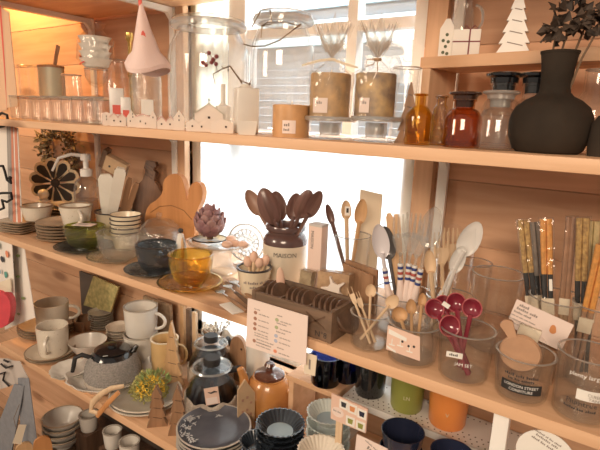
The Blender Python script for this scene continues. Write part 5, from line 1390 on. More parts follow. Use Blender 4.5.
# black vase
y = .060; x, r, h = spot(553, y, Z_TOP, 78, 52)
T = thing('vase', 'black stoneware vase with a wide neck holding dried dark flowers', 'vase', (x, y, Z_TOP), face(x, y))
o = [(0, 0), (r * .74, 0), (r * .84, h * .03), (r * .97, h * .16), (r, h * .28), (r * .97, h * .37), (r * .87, h * .46), (r * .66, h * .53), (r * .46, h * .57), (r * .37, h * .61), (r * .355, h * .70), (r * .39, h * .86), (r * .44, h)]
bm = new(); lathe(bm, shell(o, .004), 44); obj('body', bm, stone_dark, T)
bm = new(); lathe(bm, [(r * .45, h - .002), (r * .46, h + .0005), (r * .40, h + .001), (r * .39, h - .002)], 44, close=True); obj('rim', bm, stone_dark, T)
VX, VH = x, Z_TOP + h
def flower(px, py, yy, n, rad, lab, root):
    q = ony(px, py, yy); b = Vector((VX + root, y, VH - .07))
    T = thing('dried_flower', lab, 'flower', b); d = q - b
    bm = new(); tube(bm, [(0, 0, 0), d * .5 + Vector((0, 0, .012)), d * .97], [.0016, .0014, .001], 6); obj('stem', bm, stem_m, T)
    bm = new()
    for i in range(n):
        v = rnd(); leaf(bm, d + v * rad * random.uniform(.2, .9), v + rnd() * .6, rnd(), random.uniform(.010, .017), random.uniform(.009, .014), .35)
    obj('petals', bm, dry_leaf, T)
flower(572, 17, .055, 46, .026, 'dark dried hydrangea head leaning left over the black vase', -.006)
flower(594, 4, .07, 46, .026, 'dark dried hydrangea head standing upright over the black vase', .004)
flower(557, 29, .05, 24, .014, 'small drooping dried flower left of the vase mouth', -.010)
flower(603, 20, .05, 22, .018, 'dried dark leaf spray leaning right over the black vase', .008)
# things on the box shelf
def on_box(px, y, w, top): return spot(px, y, BOXH + .0005, w, top)
yb = .175
def box_y(px):  # middle of the turned board under this column
    return .165 + .045 - .16 * (col_x(px, .19, BOXH) - BOXS.location.x)
yb = box_y(517); x, r, h = on_box(517, yb, 34, -14)
tree((x, yb, BOXH + .0008), h, r, 6, white_paint, 'white wooden tree with layered edges standing on the box shelf', rz=face(x, yb) * .6, d=.014)
yb = box_y(467); x, r, h = on_box(466, yb, 27, 31)
T = thing('gift_box', 'small white gift box tied with a dark red ribbon on the box shelf', 'box', (x, yb, BOXH + .0008), face(x, yb))
bm = new(); box(bm, (2 * r * .95, .03, h), (0, 0, h / 2), bev=.001); obj('box', bm, paper, T)
bm = new(); box(bm, (.0022, .0306, h * 1.01), (r * .2, 0, h / 2)); box(bm, (2 * r * .96, .0306, .002), (0, 0, h * .55))
for s in (-1, 1): tube(bm, [(r * .2, -.008, h), (r * .2 + s * .006, -.008, h + .006), (r * .2 + s * .011, -.008, h + .002), (r * .2, -.008, h)], .0009, 6)
obj('ribbon', bm, mat('dark_red_ribbon', (.20, .05, .06), .6), T)
x, r, h = on_box(462, box_y(462) + .022, 22, -4)
T = thing('glass_pitcher', 'clear glass pitcher with a loop handle behind the gift box', 'pitcher', (x, box_y(462) + .022, BOXH + .0008), face(x, .2))
bm = new(); lathe(bm, shell([(0, 0), (r * .9, 0), (r, h * .2), (r * .95, h * .7), (r * .7, h * .85), (r * .8, h)], .002), 28); obj('body', bm, clear_thick, T)
obj('handle', handle_bm(r, h * .45, h * .85, r * .7, .0022, 0), glass_rim, T)
x, r, h = on_box(446, box_y(446), 13, 20)
T = thing('patterned_packet', 'white paper packet with dark berry pattern at the left end of the box shelf', 'packet', (x, box_y(446), BOXH + .0008), face(x, .2))
bm = new(); prism(bm, [(-r, 0), (r, 0), (r, h * .8), (r * .4, h), (-r * .2, h), (-r, h * .75)], .018); obj('packet', bm, paper, T)
bm = new()
for u, v in ((-.3, .15), (.3, .12), (.0, .3), (-.4, .45), (.35, .42), (.1, .6)): prism(bm, [(u * r + .0025 * math.cos(a), v * h + .0025 * math.sin(a)) for a in [2 * PI * j / 10 for j in range(10)]], .0006, -.0093)
obj('printed_berries', bm, mat('print_dark_green', (.10, .12, .07), .7), T)
# ================================================================== LOW SHELF
ZL = Z_LOW
def mug(px, y, w, top, body, label, ang, z0=ZL, taper=.9, rim=None, hr=True, name='mug'):
    x, r, h = spot(px, y, z0, w, top)
    return cup(name, label, 'mug', (x, y, z0), r, h, body, body if hr else None, ang, taper, rim, t=.003), x, r, h
def plates(px, y, w, n, dz, m, label, name, group, z0=ZL, rim=None, hp=.011, fl=None):
    x, r, _ = spot(px, y, z0, w)
    bm = new(); lathe(bm, plate_prof(r, hp, .003, .55, .8), 40, fl)
    rm = None
    if rim:
        q = new(); lathe(q, [(r, hp - .0018), (r + .0008, hp), (r - .002, hp + .0008), (r - .003, hp - .001)], 40, fl, close=True); rm = (q, rim)
    pile(name, bm, m, (x, y, z0), n, dz, label, 'plate' if 'plate' in name else 'saucer', group, rim=rm)
    return x, r, z0 + dz * (n - 1) + .0035
# left mugs and saucers
x, r, z1 = plates(48, .130, 54, 4, .0075, cer_tan, 'beige dark-rimmed saucer under the rear white mug, {} of its stack', 'saucer', 'beige saucers under the rear mug', rim=cer_rim)
mug(52, .130, 32, 302, cer_warm, 'white speckled mug standing on the rear beige saucers at the left', .9, z0=z1)
x, r, z1 = plates(50, .050, 46, 2, .008, cer_beige, 'pale beige saucer under the front white mug, {} of the two', 'saucer', 'saucers under the front mug', rim=cer_rim)
mug(53, .055, 30, 325, cer_warm, 'white speckled mug with its handle turned to the front on the left saucer', -.80, z0=z1)
# scalloped little dish
x, r, _ = spot(70, .030, ZL, 38)
sc_fn = lambda n, a: (lambda r_, z_, t_: (r_ * (1 + a * math.cos(n * t_) * min(1, z_ / .008)), z_))
bm = new(); lathe(bm, plate_prof(r, .013, .003, .5, .75), 60, sc_fn(12, .035))
pile('scalloped_dish', bm, cer_white, (x, .030, ZL), 2, .006, 'small white scalloped dish in front of the white bowl cup, {} of the two', 'dish', 'small scalloped dishes')
# white tall bowl cup
y = .125; x, r, h = spot(88, y, ZL, 37, 340)
cup('bowl_cup', 'plain white handleless bowl cup left of the knit covered teapot', 'cup', (x, y, ZL), r, h, cer_white, None, 0, .62, None, t=.003)
# scalloped big dish with knitted teapot
y = .078; x, r, _ = spot(110, y, ZL, 82)
bm = new(); lathe(bm, shell([(0, 0), (r * .70, 0), (r * .73, .004), (r * .88, .015), (r, .026)], .004), 72, lambda r_, z_, t_: (r_ * (1 + .035 * math.cos(14 * t_) * min(1, z_ / .02)), z_ + .002 * math.cos(14 * t_) * (1 if z_ > .02 else 0)))
tag(obj('scalloped_plate', bm, cer_white, None, (x, y, ZL)), 'large white scalloped plate carrying the knit covered teapot', 'plate')
zt = ZL + .0045; xp_, rp, hp = spot(113, y, zt, 53, 346)
def rings_knit(bm, r, z0, z1, n):
    prof = []
    for i in range(n * 4 + 1):
        u = i / (n * 4); prof.append((r(u) + .0011 * abs(math.sin(PI * u * n)), z0 + (z1 - z0) * u))
    return prof
T = thing('glass_teapot', 'teapot with a black top in a grey knitted cosy on the white scalloped plate', 'teapot', (xp_, y, zt), face(xp_, y))
bm = new(); lathe(bm, [(0, 0), (rp * .9, 0), (rp * .97, hp * .10), (rp * .93, hp * .5), (rp * .74, hp * .74), (rp * .64, hp * .86), (rp * .6, hp * .88), (0, hp * .88)], 40); obj('body', bm, black_gloss, T)
bm = new(); lathe(bm, [(rp * .9, .001)] + rings_knit(bm, lambda u: rp * (.97 + .07 * math.sin(PI * (u * .8 + .1))), .002, hp * .17, 2) + [(rp * .95, hp * .17)], 60, lambda a, z, t: (a + .0007 * math.sin(40 * t), z)); obj('pale_cosy_band', bm, knit_pale, T)
bm = new(); lathe(bm, rings_knit(bm, lambda u: rp * (1.03 - .22 * u * u), hp * .17, hp * .74, 8) + [(rp * .74, hp * .76)], 60, lambda a, z, t: (a + .0009 * math.sin(40 * t + z * 900), z)); obj('grey_cosy', bm, knit, T)
bm = new(); lathe(bm, [(0, hp * .885), (rp * .62, hp * .885), (rp * .64, hp * .92), (rp * .5, hp * .96), (rp * .16, hp * .98), (rp * .14, hp * 1.05), (0, hp * 1.05)], 32); obj('lid', bm, black_gloss, T)
bm = new(); tube(bm, [(-rp * .75, 0, hp * .75), (-rp * 1.05, 0, hp * .86), (-rp * 1.28, 0, hp * .80), (-rp * 1.34, 0, hp * .58), (-rp * 1.40, 0, hp * .40)], [.005, .0055, .0055, .0052, .0045], 10); obj('handle', bm, black_matte, T)
bm = new(); tube(bm, [(rp * .6, 0, hp * .70), (rp * .78, 0, hp * .80), (rp * .88, 0, hp * .92)], [.009, .007, .005], 10); obj('spout', bm, black_gloss, T)
q = Vector((-rp * .25, -rp * .55, hp * .93))
bm = new(); box(bm, (.011, .008, .0012), q, Matrix.Rotation(-.5, 3, 'X')); obj('price_sticker', bm, paper, T)
# plate stacks at the back
plates(101, .240, 24, 7, .0075, cer_grey, 'small grey plate in the left rear stack under the yellow booklet, {}', 'small_plate', 'rear left small plates')
plates(120, .225, 27, 5, .0085, cer_warm, 'small white plate in the rear stack left of the stacked mugs, {}', 'small_plate', 'rear small plates beside the stacked mugs')
y = .252; c = [ony(px, py, y) for px, py in ((94, 276), (119, 287), (111, 312), (84, 305))]; o_ = (c[0] + c[1] + c[2] + c[3]) / 4
T = thing('booklet', 'yellow printed booklet leaning behind the small plate stacks', 'booklet', o_)
poly = [(p.x - o_.x, p.z - o_.z) for p in c]
bm = new(); prism(bm, poly, .005); obj('cover', bm, yellow_paper, T)
bm = new(); prism(bm, [(p[0] * .96, p[1] * .96) for p in poly], .0035); bm2 = bm; obj('pages', bm2, paper, T)
bm = new(); zz = min(p[1] for p in poly); box(bm, (.03, .01, o_.z + zz - ZL - .001), (0, .001, (zz + (ZL - o_.z)) / 2)); obj('wooden_prop', bm, wood_mid, T)
# dark brown jug behind with round handle
x, r, h = spot(84, .205, ZL, 22, 318)
cup('brown_jug', 'brown pottery mug with a looped handle behind the white bowl cup', 'mug', (x, .205, ZL), r, h, mat('brown_pottery', (.28, .15, .08), .5, var=.2), mat('brown_pottery', (0, 0, 0)), -.6, .9, None)
# stacked white mugs
x, r, _ = spot(141, .186, ZL, 40); 
bm = new(); lathe(bm, plate_prof(r, .009, .003), 36); tag(obj('saucer', bm, cer_white, None, (x, .186, ZL)), 'white saucer under the two stacked white mugs', 'saucer')
T, x, r, h = mug(141, .186, 33, 333, cer_white, 'lower white mug of the two stacked beside the ochre mug', .35, z0=ZL + .0035, rim=cer_grey)
mug(141, .186, 33, 306, cer_white, 'upper white mug of the two stacked beside the ochre mug', .40, z0=ZL + .0045 + h, rim=cer_grey)
# ochre mug
mug(165, .180, 27, 338, ochre_mug, 'ochre yellow mug with a loop handle behind the wooden tree', .75, rim=enamel, taper=.96)
# wooden trees
x, r, h = spot(172, .150, ZL, 28, 322)
tree((x, .150, ZL), h, r * .85, 5, wood_honey, 'honey wooden tree with pale cut edges in front of the ochre mug', rz=face(x, .13) - .2, d=.018)
for (px, yy, w_, top, lab) in ((157, .028, 20, 386, 'small dark brown wooden tree in front of the yellow flowers, nearer the moss plates'), (178, .036, 20, 386, 'small dark brown wooden tree in front of the yellow flowers, nearer the slate plates')):
    x, r, h = spot(px, yy, ZL, w_, top); tree((x, yy, ZL), h, r, 4, wood_mid, lab, rz=face(x, yy) - .1, d=.018, tp=2.2)
# moss plates
x, r, z1 = plates(146, .075, 70, 2, .008, cer_grey, 'round pale-rimmed grey plate under the moss and yellow flowers, {} of the two', 'round_plate', 'grey plates under the moss', rim=cer_warm)
T = thing('flower_bunch', 'bunch of green moss and yellow dried flowers lying on the grey plates', 'flowers', (x, .075, z1))
k = mpp(x, .075, z1)
bm = new()
for i in range(1500):
    u = rnd(); p = Vector((u.x * .050 * random.random() ** .3 + .004, u.y * .042 * random.random() ** .3 + .006, abs(u.z) * .050 * random.random() ** .4 + .005))
    leaf(bm, p, rnd() + Vector((0, 0, .6)), rnd(), random.uniform(.006, .012), random.uniform(.003, .006))
o_ = obj('moss', bm, moss, T)
bm = new()
for i in range(240):
    u = rnd(); p = Vector((.026 + u.x * .030, -.006 + u.y * .028, .022 + abs(u.z) * .032))
    leaf(bm, p, rnd() + Vector((0, 0, .6)), rnd(), random.uniform(.006, .011), random.uniform(.004, .007))
obj('yellow_petals', bm, yellow_flower, T)
bm = new()
for i in range(60):
    u = rnd(); p = Vector((.03 + u.x * .032, u.y * .03, .035 + abs(u.z) * .026)); leaf(bm, p, Vector((u.x, u.y, 1)), rnd(), .016, .006)
obj('green_leaves', bm, green_leaf, T)
# wooden bent tongs / handle hooked over the board edge
T = thing('wooden_hook', 'bent pale wooden strap handle hooked over the edge of the low shelf', 'hook', (0, 0, 0))
pts = [ony(124, 386, .02), ony(112, 388, .0), ony(101, 394, -.012), ony(93, 402, -.020), ony(91, 411, -.022), ony(98, 413, -.022)]
bm = new(); tube(bm, pts, [.005, .006, .007, .0075, .007, .005], 10, .55); obj('bent_strap', bm, wood_light, T)
pts = [ony(119, 392, -.006), ony(108, 403, -.016), ony(97, 416, -.022)]
bm = new(); tube(bm, pts, [.005, .006, .006], 10, .5); obj('lower_strap', bm, wood_bunny, T)
# glass pots with black lids
def glass_pot(px, y, w, top, label, ha):
    x, r, h = spot(px, y, ZL, w, top)
    T = thing('coffee_pot', label, 'coffee pot', (x, y, ZL), face(x, y))
    bm = new(); lathe(bm, shell([(0, 0), (r * .92, 0), (r, h * .12), (r * .98, h * .4), (r * .85, h * .56), (r * .66, h * .68), (r * .62, h * .74), (r * .68, h * .80)], .003), 40); obj('body', bm, pot_glass, T)
    bm = new(); lathe(bm, [(0, .004), (r * .9, .004), (r * .955, h * .12), (r * .935, h * .4), (r * .80, h * .55), (r * .68, h * .62), (0, h * .62)], 36); obj('dark_coffee', bm, mat('dark_coffee', (.006, .006, .010), .35, spec=.25), T)
    bm = new(); lathe(bm, [(r * .93, .001)] + rings_knit(bm, lambda u: r * (1.02 + .04 * math.sin(PI * u)), .002, h * .36, 5) + [(r * .99, h * .37)], 60, lambda a, z, t: (a + .0008 * math.sin(40 * t), z + (.004 * math.sin(9 * t) if z > h * .3 else 0))); obj('beige_cosy', bm, knit_pale, T)
    bm = new(); lathe(bm, [(0, h * .795), (r * .70, h * .795), (r * .75, h * .82), (r * .72, h * .86), (r * .3, h * .87), (0, h * .87)], 36); obj('glass_lid', bm, pot_glass, T)
    bm = new(); lathe(bm, [(r * .70, h * .80), (r * .77, h * .82), (r * .72, h * .85), (r * .68, h * .82)], 40, close=True); obj('lid_rim', bm, glass_rim, T)
    bm = new(); lathe(bm, [(0, h * .872), (r * .31, h * .872), (r * .33, h * .95), (r * .30, h), (0, h)], 28); obj('knob', bm, black_matte, T)
    bm = new(); tube(bm, [(r * .6, 0, h * .72), (r * 1.05, 0, h * .74), (r * 1.28, 0, h * .60), (r * 1.28, 0, h * .3), (r * 1.2, 0, h * .1)], [.007, .008, .008, .007, .006], 10, .8)
    for v in bm.verts: v.co = Matrix.Rotation(ha, 3, 'Z') @ v.co
    obj('handle', bm, black_matte, T)
    bm = new(); tube(bm, [(-r * .62, 0, h * .74), (-r * .80, 0, h * .84)], [.008, .005], 8); obj('spout', bm, pot_glass, T)
    return T, x, r, h
glass_pot(211, .234, 44, 335, 'round glass coffee pot of dark coffee behind the tagged pot', .75)
T, x, r, h = glass_pot(212, .136, 52, 357, 'round glass coffee pot in front with a kraft tag and beige cosy', .1)
q = ony(212, 396, .136 - r - .006)
T = thing('price_tag', 'kraft price tag with a black bird print on the front coffee pot', 'tag', q, face(q.x, .05)); k = mpp(q.x, q.y, q.z)
bm = new(); box(bm, (14 * k, .0008, 19 * k), rot=Matrix.Rotation(-.12, 3, 'Y')); obj('tag', bm, mat('peach_card', (0, 0, 0)), T)
bm = new(); tube(bm, [(-4 * k, -.001, 4.5 * k), (-1 * k, -.001, 3.5 * k), (2 * k, -.001, 5 * k), (5 * k, -.001, 4.5 * k)], [.0008, .0016, .0020, .0006], 6); obj('printed_bird', bm, dark_ink, T)
bm = new(); box(bm, (11 * k, .0004, 7 * k), (0, -.0008, -5 * k), Matrix.Rotation(-.12, 3, 'Y')); obj('white_field', bm, paper_pink, T)
# caramel teapot
y = .205; x, r, h = spot(269, y, ZL, 46, 373)
T = thing('teapot', 'caramel brown ceramic teapot with a dark brown lid', 'teapot', (x, y, ZL), face(x, y))
bm = new(); lathe(bm, [(0, 0), (r * .78, 0), (r * .92, h * .1), (r, h * .35), (r * .97, h * .62), (r * .86, h * .84), (r * .72, h * .92), (r * .72, h * .95), (0, h * .95)], 44); obj('body', bm, orange_pot, T)
bm = new(); lathe(bm, [(0, h * .952), (r * .66, h * .952), (r * .64, h * 1.0), (r * .40, h * 1.07), (r * .16, h * 1.09), (r * .13, h * 1.13), (r * .24, h * 1.19), (r * .17, h * 1.25), (0, h * 1.26)], 36); obj('lid', bm, brown_lid, T)
bm = new(); tube(bm, [(-r * .75, -r * .1, h * .45), (-r * 1.05, -r * .15, h * .72), (-r * 1.12, -r * .15, h * .98), (-r * 1.25, -r * .18, h * 1.15)], [.015, .012, .0095, .008], 12); obj('spout', bm, orange_pot, T)
obj('handle', handle_bm(r * .96, h * .16, h * .72, r * .50, .0058, -.55), orange_pot, T)
# glass dish and saucer behind the teapot
x, r, _ = spot(286, .235, ZL, 40)
bm = new(); lathe(bm, shell([(0, 0), (r * .6, 0), (r * .9, .012), (r, .022)], .003), 32); tag(obj('glass_dish', bm, clear_thick, None, (x, .235, ZL)), 'clear glass dish behind the caramel teapot handle', 'dish')
# house shaped kraft box
y = .128; x, r, h = spot(246, y, ZL, 16, 379)
T = thing('kraft_sign', 'kraft paper house shaped sign with printed pictures between coffee pot and teapot', 'sign', (x, y, ZL), face(x, y) + .35)
bm = new(); prism(bm, [(-r * 1.1, 0), (r * 1.1, 0), (r * 1.1, h * .72), (-r * .2, h), (-r * 1.1, h * .82)], .006); obj('board', bm, kraft, T)
bm = new()
for u, v in ((-.5, .62), (.1, .66), (.6, .55), (-.5, .4), (.1, .42), (.6, .33), (-.4, .2), (.3, .18)): box(bm, (.0045, .0006, .0055), (u * r, -.0034, v * h))
obj('printed_pictures', bm, rust if False else mat('print_brown', (0, 0, 0)), T)
# dried white flowers in a vase and items by the window
x, r, h = spot(219, .301, WB, 11, 338); r = min(r, .010)
T = thing('flower_jar', 'little glass jar of white dried flowers on the window sill behind the coffee pots', 'jar', (x, .301, WB))
bm = new(); lathe(bm, shell([(0, 0), (r, 0), (r, h * .8), (r * .7, h)], .002), 24); obj('jar', bm, clear, T)
st, fl = new(), new()
for i in range(22):
    px, py = random.uniform(200, 232), random.uniform(318, 336); q = ony(px, py, .285 + random.uniform(0, .02)) - Vector((x, .301, WB))
    tube(st, [(0, 0, .004), (q.x * .4, q.y * .4, q.z * .6), q], .0007, 5)
    for j in range(6): leaf(fl, q, rnd(), rnd(), .009, .006)
obj('stems', st, stem_m, T); obj('white_petals', fl, white_flower, T)
x, r, h = spot(238, .270, ZL, 22, 334)
T = thing('wooden_leaf_board', 'dark brown rounded wooden board leaning behind the rear coffee pot', 'board', (x, .272, ZL), 0); 
bm = new(); prism(bm, smooth_poly([(-r, 0), (r, 0), (r * 1.1, h * .7), (r * .3, h), (-r, h * .85)], 2), .010); obj('board', bm, wood_mid, T)
bm = new(); ball(bm, (r * .5, -.006, h * .72), (.003, .001, .003)); obj('hole', bm, hole, T)
x, r, h = spot(258, .255, ZL, 24, 330)
cup('white_canister', 'white ceramic canister in the shade behind the caramel teapot', 'canister', (x, .255, ZL), r, h, cer_white, None, 0, .95)
# wooden slats leaning on the wall left of the window
for i, (px, top) in enumerate(((183, 306), (189, 309), (195, 312))):
    yy = .262; x = col_x(px, yy, -.25); k = mpp(x, yy, -.25); zt_ = row_z(top, x, yy)
    bm = new(); box(bm, (5.2 * k, .008, zt_ - ZL), (0, 0, (zt_ - ZL) / 2), bev=.001)
    o_ = obj('wooden_batten', bm, (wood_honey, wood_crate, wood_light)[i], None, (x, yy, ZL)); tag(o_, ('honey wooden slat upright beside the window behind the wooden tree', 'dark weathered slat in the middle of the three upright slats', 'pale wooden slat nearest the window behind the rear coffee pot')[i], 'slat', 'upright slats')
# woven basket panel behind the ochre mug
x, r, h = spot(158, .262, ZL, 44, 300)
bm = new(); prism(bm, [(-r, 0), (r, 0), (r * .9, h), (-r * .9, h)], .010); tag(obj('woven_mat', bm, mat('brown_printed_panel', (.42, .30, .19), .8, col2=(.24, .16, .10), scale=60), None, (x, .262, ZL)), 'mottled brown panel leaning on the wall behind the ochre mug', 'panel')
x, r, h = spot(95, .268, ZL, 30, 276)
bm = new(); box(bm, (2 * r, .008, h), (0, 0, h / 2), bev=.001); tag(obj('dark_tray', bm, mat('grey_brown_board', (.16, .13, .11), .7, var=.2), None, (x - .03, .270, ZL)), 'dark grey brown tray standing on edge behind the yellow booklet', 'tray')

# slate plates with a relief border
y = .052; x, r, _ = spot(214, y, ZL, 73)
zt_ = row_z(425, x, y)
nP = 5; dz = (zt_ - ZL - .014) / (nP - 1)
bm = new(); lathe(bm, plate_prof(r, .014, .0035, .6, .85), 44)
q = new(); lathe(q, [(r, .0122), (r + .0009, .0142), (r - .002, .0150), (r - .003, .013)], 44, close=True)
ps = pile('slate_plate', bm, navy_plate, (x, y, ZL), nP, dz, 'large slate blue plate beside the fluted bowls, {} of its stack', 'plate', 'slate blue plates', rim=(q, cer_grey))
ps[-1]['label'] = 'large slate blue plate with a white leaf relief, topmost of its stack'
bm = new(); z0 = .0046
for i in range(26):
    a = PI * .62 + random.uniform(0, PI * .88); q_ = r * random.uniform(.60, .93); zz = z0 + max(0, (q_ / r - .6)) / .4 * .0095
    p = Vector((q_ * math.cos(a), q_ * math.sin(a), zz)); d = Vector((math.cos(a + random.uniform(1, 2)), math.sin(a + random.uniform(1, 2)), 0))
    tube(bm, [p - d * .006, p, p + d * .006 + Vector((d.y, -d.x, 0)) * .003], [.0004, .0009, .0004], 5)
    for s in (-1, 1): leaf(bm, p + d * .002 * s, (d + Vector((-d.y, d.x, .1)) * s), Vector((0, 0, 1)), .009, .004, .05)
obj('leaf_relief', bm, mat('pale_relief', (.50, .50, .50), .5), ps[-1])
# fluted bowls and plates
def fluted(px, y, w, top, n, m, label, group, z0=ZL, nf=28, inner=None, hb=.020, name='fluted_plate', foot=.55, cat='plate'):
    x, r, _ = spot(px, y, z0, w); zt_ = row_z(top, x, y); dz = max((zt_ - z0 - hb) / max(n - 1, 1), .003)
    fn = lambda r_, z_, t_: (r_ * (1 + .030 * math.cos(nf * t_) * min(1, max(0, z_ - .003) / (hb * .5))), z_)
    bm = new(); lathe(bm, shell([(0, 0), (r * foot, 0), (r * (foot + .04), .003), (r * .80, hb * .6), (r, hb)], .003), nf * 4, fn)
    out = pile(name, bm, m, (x, y, z0), n, dz, label, cat, group, jit=.0005)
    if inner:
        b_ = new(); lathe(b_, [(0, .0034), (r * foot * .98, .0034), (r * foot * .98, .0040), (0, .0040)], 40)
        o_ = obj('glazed_centre', b_, inner, None); o_.parent = out[-1]
    return x, r, out
x, r, o_ = fluted(279, .080, 48, 422, 8, blueblack, 'dark blue fluted bowl beside the slate plates, {} of its stack', 'dark fluted bowls', inner=powder_blue, hb=.022)
fluted(257, .035, 36, 440, 3, blueblack, 'dark blue fluted bowl in the lower pile beside the slate plates, {}', 'low dark fluted bowls')
x, r, o_ = fluted(326, .105, 44, 411, 7, fluted_pale, 'pale celadon fluted plate behind the picture sign, {} of its stack', 'pale fluted plates', inner=powder_blue, hb=.020)
fluted(318, .030, 46, 449, 2, cer_warm, 'warm white fluted plate at the bottom picture edge, {} of the two', 'white fluted plates', hb=.02)
# little stand: pale wooden step with dark blue glass mugs
y = .225; p = onz(318, 395, ZL + .04); 
x = col_x(322, y, ZL + .045); k = mpp(x, y, ZL)
T = thing('wooden_step', 'low pale wooden step carrying the dark blue glass mugs', 'stand', (x, y, ZL))
hs = max(row_z(380, x, y - .03) - ZL, .02)
bm = new(); box(bm, (56 * k, .10, .012), (0, 0, hs - .006), bev=.001); obj('top_board', bm, pine_trim if False else pine, T)
for s in (-1, 1):
    bm = new(); box(bm, (.012, .09, hs - .012), (s * 24 * k, 0, (hs - .012) / 2), bev=.001); obj('side_board', bm, pine, T)
T, xx, rr_, hh = mug(326, .200, 32, 354, navy_g, 'dark blue glass mug at the left on the pale wooden step', PI, z0=ZL + hs + .0005, taper=.92)
mug(347, .235, 24, 356, navy_g, 'dark blue glass mug further right on the pale wooden step', .3, z0=ZL + hs + .0005, taper=.92)
# hanging paper label
c = [ony(px, py, -.006) for px, py in ((304, 352), (317, 356), (315, 376), (304, 373))]; o_ = (c[0] + c[1] + c[2] + c[3]) / 4
T = thing('paper_label', 'small cream paper label hanging beside the price list under the middle shelf', 'label', o_)
bm = new(); prism(bm, [(p.x - o_.x, p.z - o_.z) for p in c], .001); obj('label', bm, paper_cream, T)
bm = new(); box(bm, (.003, .0004, .016), (0, -.0008, 0)); obj('printed_line', bm, ink_grey, T)
# picture sign on a stick
y = .060; c = [ony(px, py, y) for px, py in ((332, 393), (368, 409), (366, 433), (331, 418))]; o_ = (c[0] + c[1] + c[2] + c[3]) / 4
T = thing('picture_sign', 'peach sign board with printed little mugs standing on a wooden stick', 'sign', (o_.x, y, o_.z))
poly = [(p.x - o_.x, p.z - o_.z) for p in c]
bm = new(); prism(bm, poly, .003); obj('board', bm, mat('peach_card', (0, 0, 0)), T)
e1 = Vector((poly[1][0] - poly[0][0], 0, poly[1][1] - poly[0][1])); e2 = Vector((poly[3][0] - poly[0][0], 0, poly[3][1] - poly[0][1])); p0 = Vector((poly[0][0], 0, poly[0][1]))
sl = math.atan2(e1.z, e1.x)
for (u, v, m_) in ((.36, .22, blueblack), (.60, .24, rust), (.86, .27, navy), (.56, .74, green_mug), (.84, .74, green_mug)):
    p = p0 + e1 * u + e2 * v
    bm = new(); s = e1.length * .082
    prism(bm, [(p.x + s * 1.5 * a, p.z + s * 1.5 * b) for a, b in ((-1, -1), (1, -1), (1, 1), (-1, 1))], .0004, -.0018); obj('white_square', bm, paper, T)
    bm = new(); prism(bm, [(p.x + s * a, p.z + s * b) for a, b in ((-.7, -.8), (.7, -.8), (.9, .8), (-.9, .8))], .0004, -.0023); obj('printed_mug', bm, m_, T)
p = p0 + e1 * .20 + e2 * .62
bm = new(); prism(bm, [(p.x + e1.length * .17 * math.cos(a), p.z + e1.length * .13 * math.sin(a)) for a in [2 * PI * i / 20 for i in range(20)]], .0004, -.0018); obj('oval_field', bm, paper_pink, T)
text(T, (3, 3), .0042, (p.x, -.0024, p.z), ink_grey, tilt=sl)
bm = new(); k = mpp(o_.x, y, o_.z); px_ = p0 + e1 * .22; box(bm, (7.5 * k, .004, o_.z - ZL + poly[3][1] * .5), (px_.x + e2.x * .5, .0045, (ZL - o_.z + poly[3][1] * .5) / 2 + .0), bev=.0005); obj('stick', bm, wood_light, T)
# white perforated riser with mugs
zr = ZL + .125
A = onz(341, 391, zr); B = onz(505, 466, zr)
yA = A.y; 
x0, x1 = A.x, B.x
yr0 = .195
xr0 = col_x(343, yr0, zr); xr1 = .12
T = thing('metal_riser', 'white perforated metal riser table under the green and orange mugs', 'riser', ((xr0 + xr1) / 2, yr0 + .045, ZL))
wr = xr1 - xr0
bm = new(); box(bm, (wr, .09, .003), (0, 0, zr - ZL - .0015)); box(bm, (wr, .002, .014), (0, -.045, zr - ZL - .007)); box(bm, (wr, .002, .014), (0, .045, zr - ZL - .007)); obj('top', bm, white_metal, T)
for sx in (-1, 1):
    bm = new(); box(bm, (.002, .09, zr - ZL - .004), (sx * wr / 2, 0, (zr - ZL - .004) / 2)); obj('side', bm, white_metal, T)
bm = new(); pr_ = []
for i in range(int(wr / .011)):
    for j in range(3):
        xx = -wr / 2 + .008 + i * .011 + (.0055 if j % 2 else 0); yy = -.038 + j * .011
        lathe(bm, [(0, zr - ZL + .0002), (.0014, zr - ZL + .0002), (.0014, zr - ZL + .0005), (0, zr - ZL + .0005)], 8, off=(xx, yy, 0))
        if j == 1: lathe(bm, [(0, zr - ZL + .0002), (.0014, zr - ZL + .0002), (.0014, zr - ZL + .0005), (0, zr - ZL + .0005)], 8, off=(xx, .036, 0))
o_ = obj('punched_holes', bm, hole, T); o_['kind'] = 'stuff'
RY = yr0 + .055
def plain_mug(px, y, w, top, m, label, mark=None, z0=None, ang=.5, handle=True):
    z0 = zr + .0004 if z0 is None else z0
    x, r, h = spot(px, y, z0, w, top)
    T = cup('mug', label, 'mug', (x, y, z0), r, h, m, m if handle else None, ang, .90, None, rz=face(x, y))
    if mark: text(T, mark, .010, (0, 0, h * .34), mat('pale_mark', (.62, .58, .42), .6), wrap=r * .96)
    return x, r, h
plain_mug(371, RY - .010, 33, 350, black_gloss, 'glossy black mug at the left end of the white riser', ang=1.6)
plain_mug(408, RY - .012, 35, 362, green_mug, 'olive green mug with small pale letters on the white riser', 'LN', ang=1.8)
plain_mug(449, RY - .012, 40, 378, orange_mug, 'bright orange mug with a pale leaf mark on the white riser', 'V', ang=1.6)
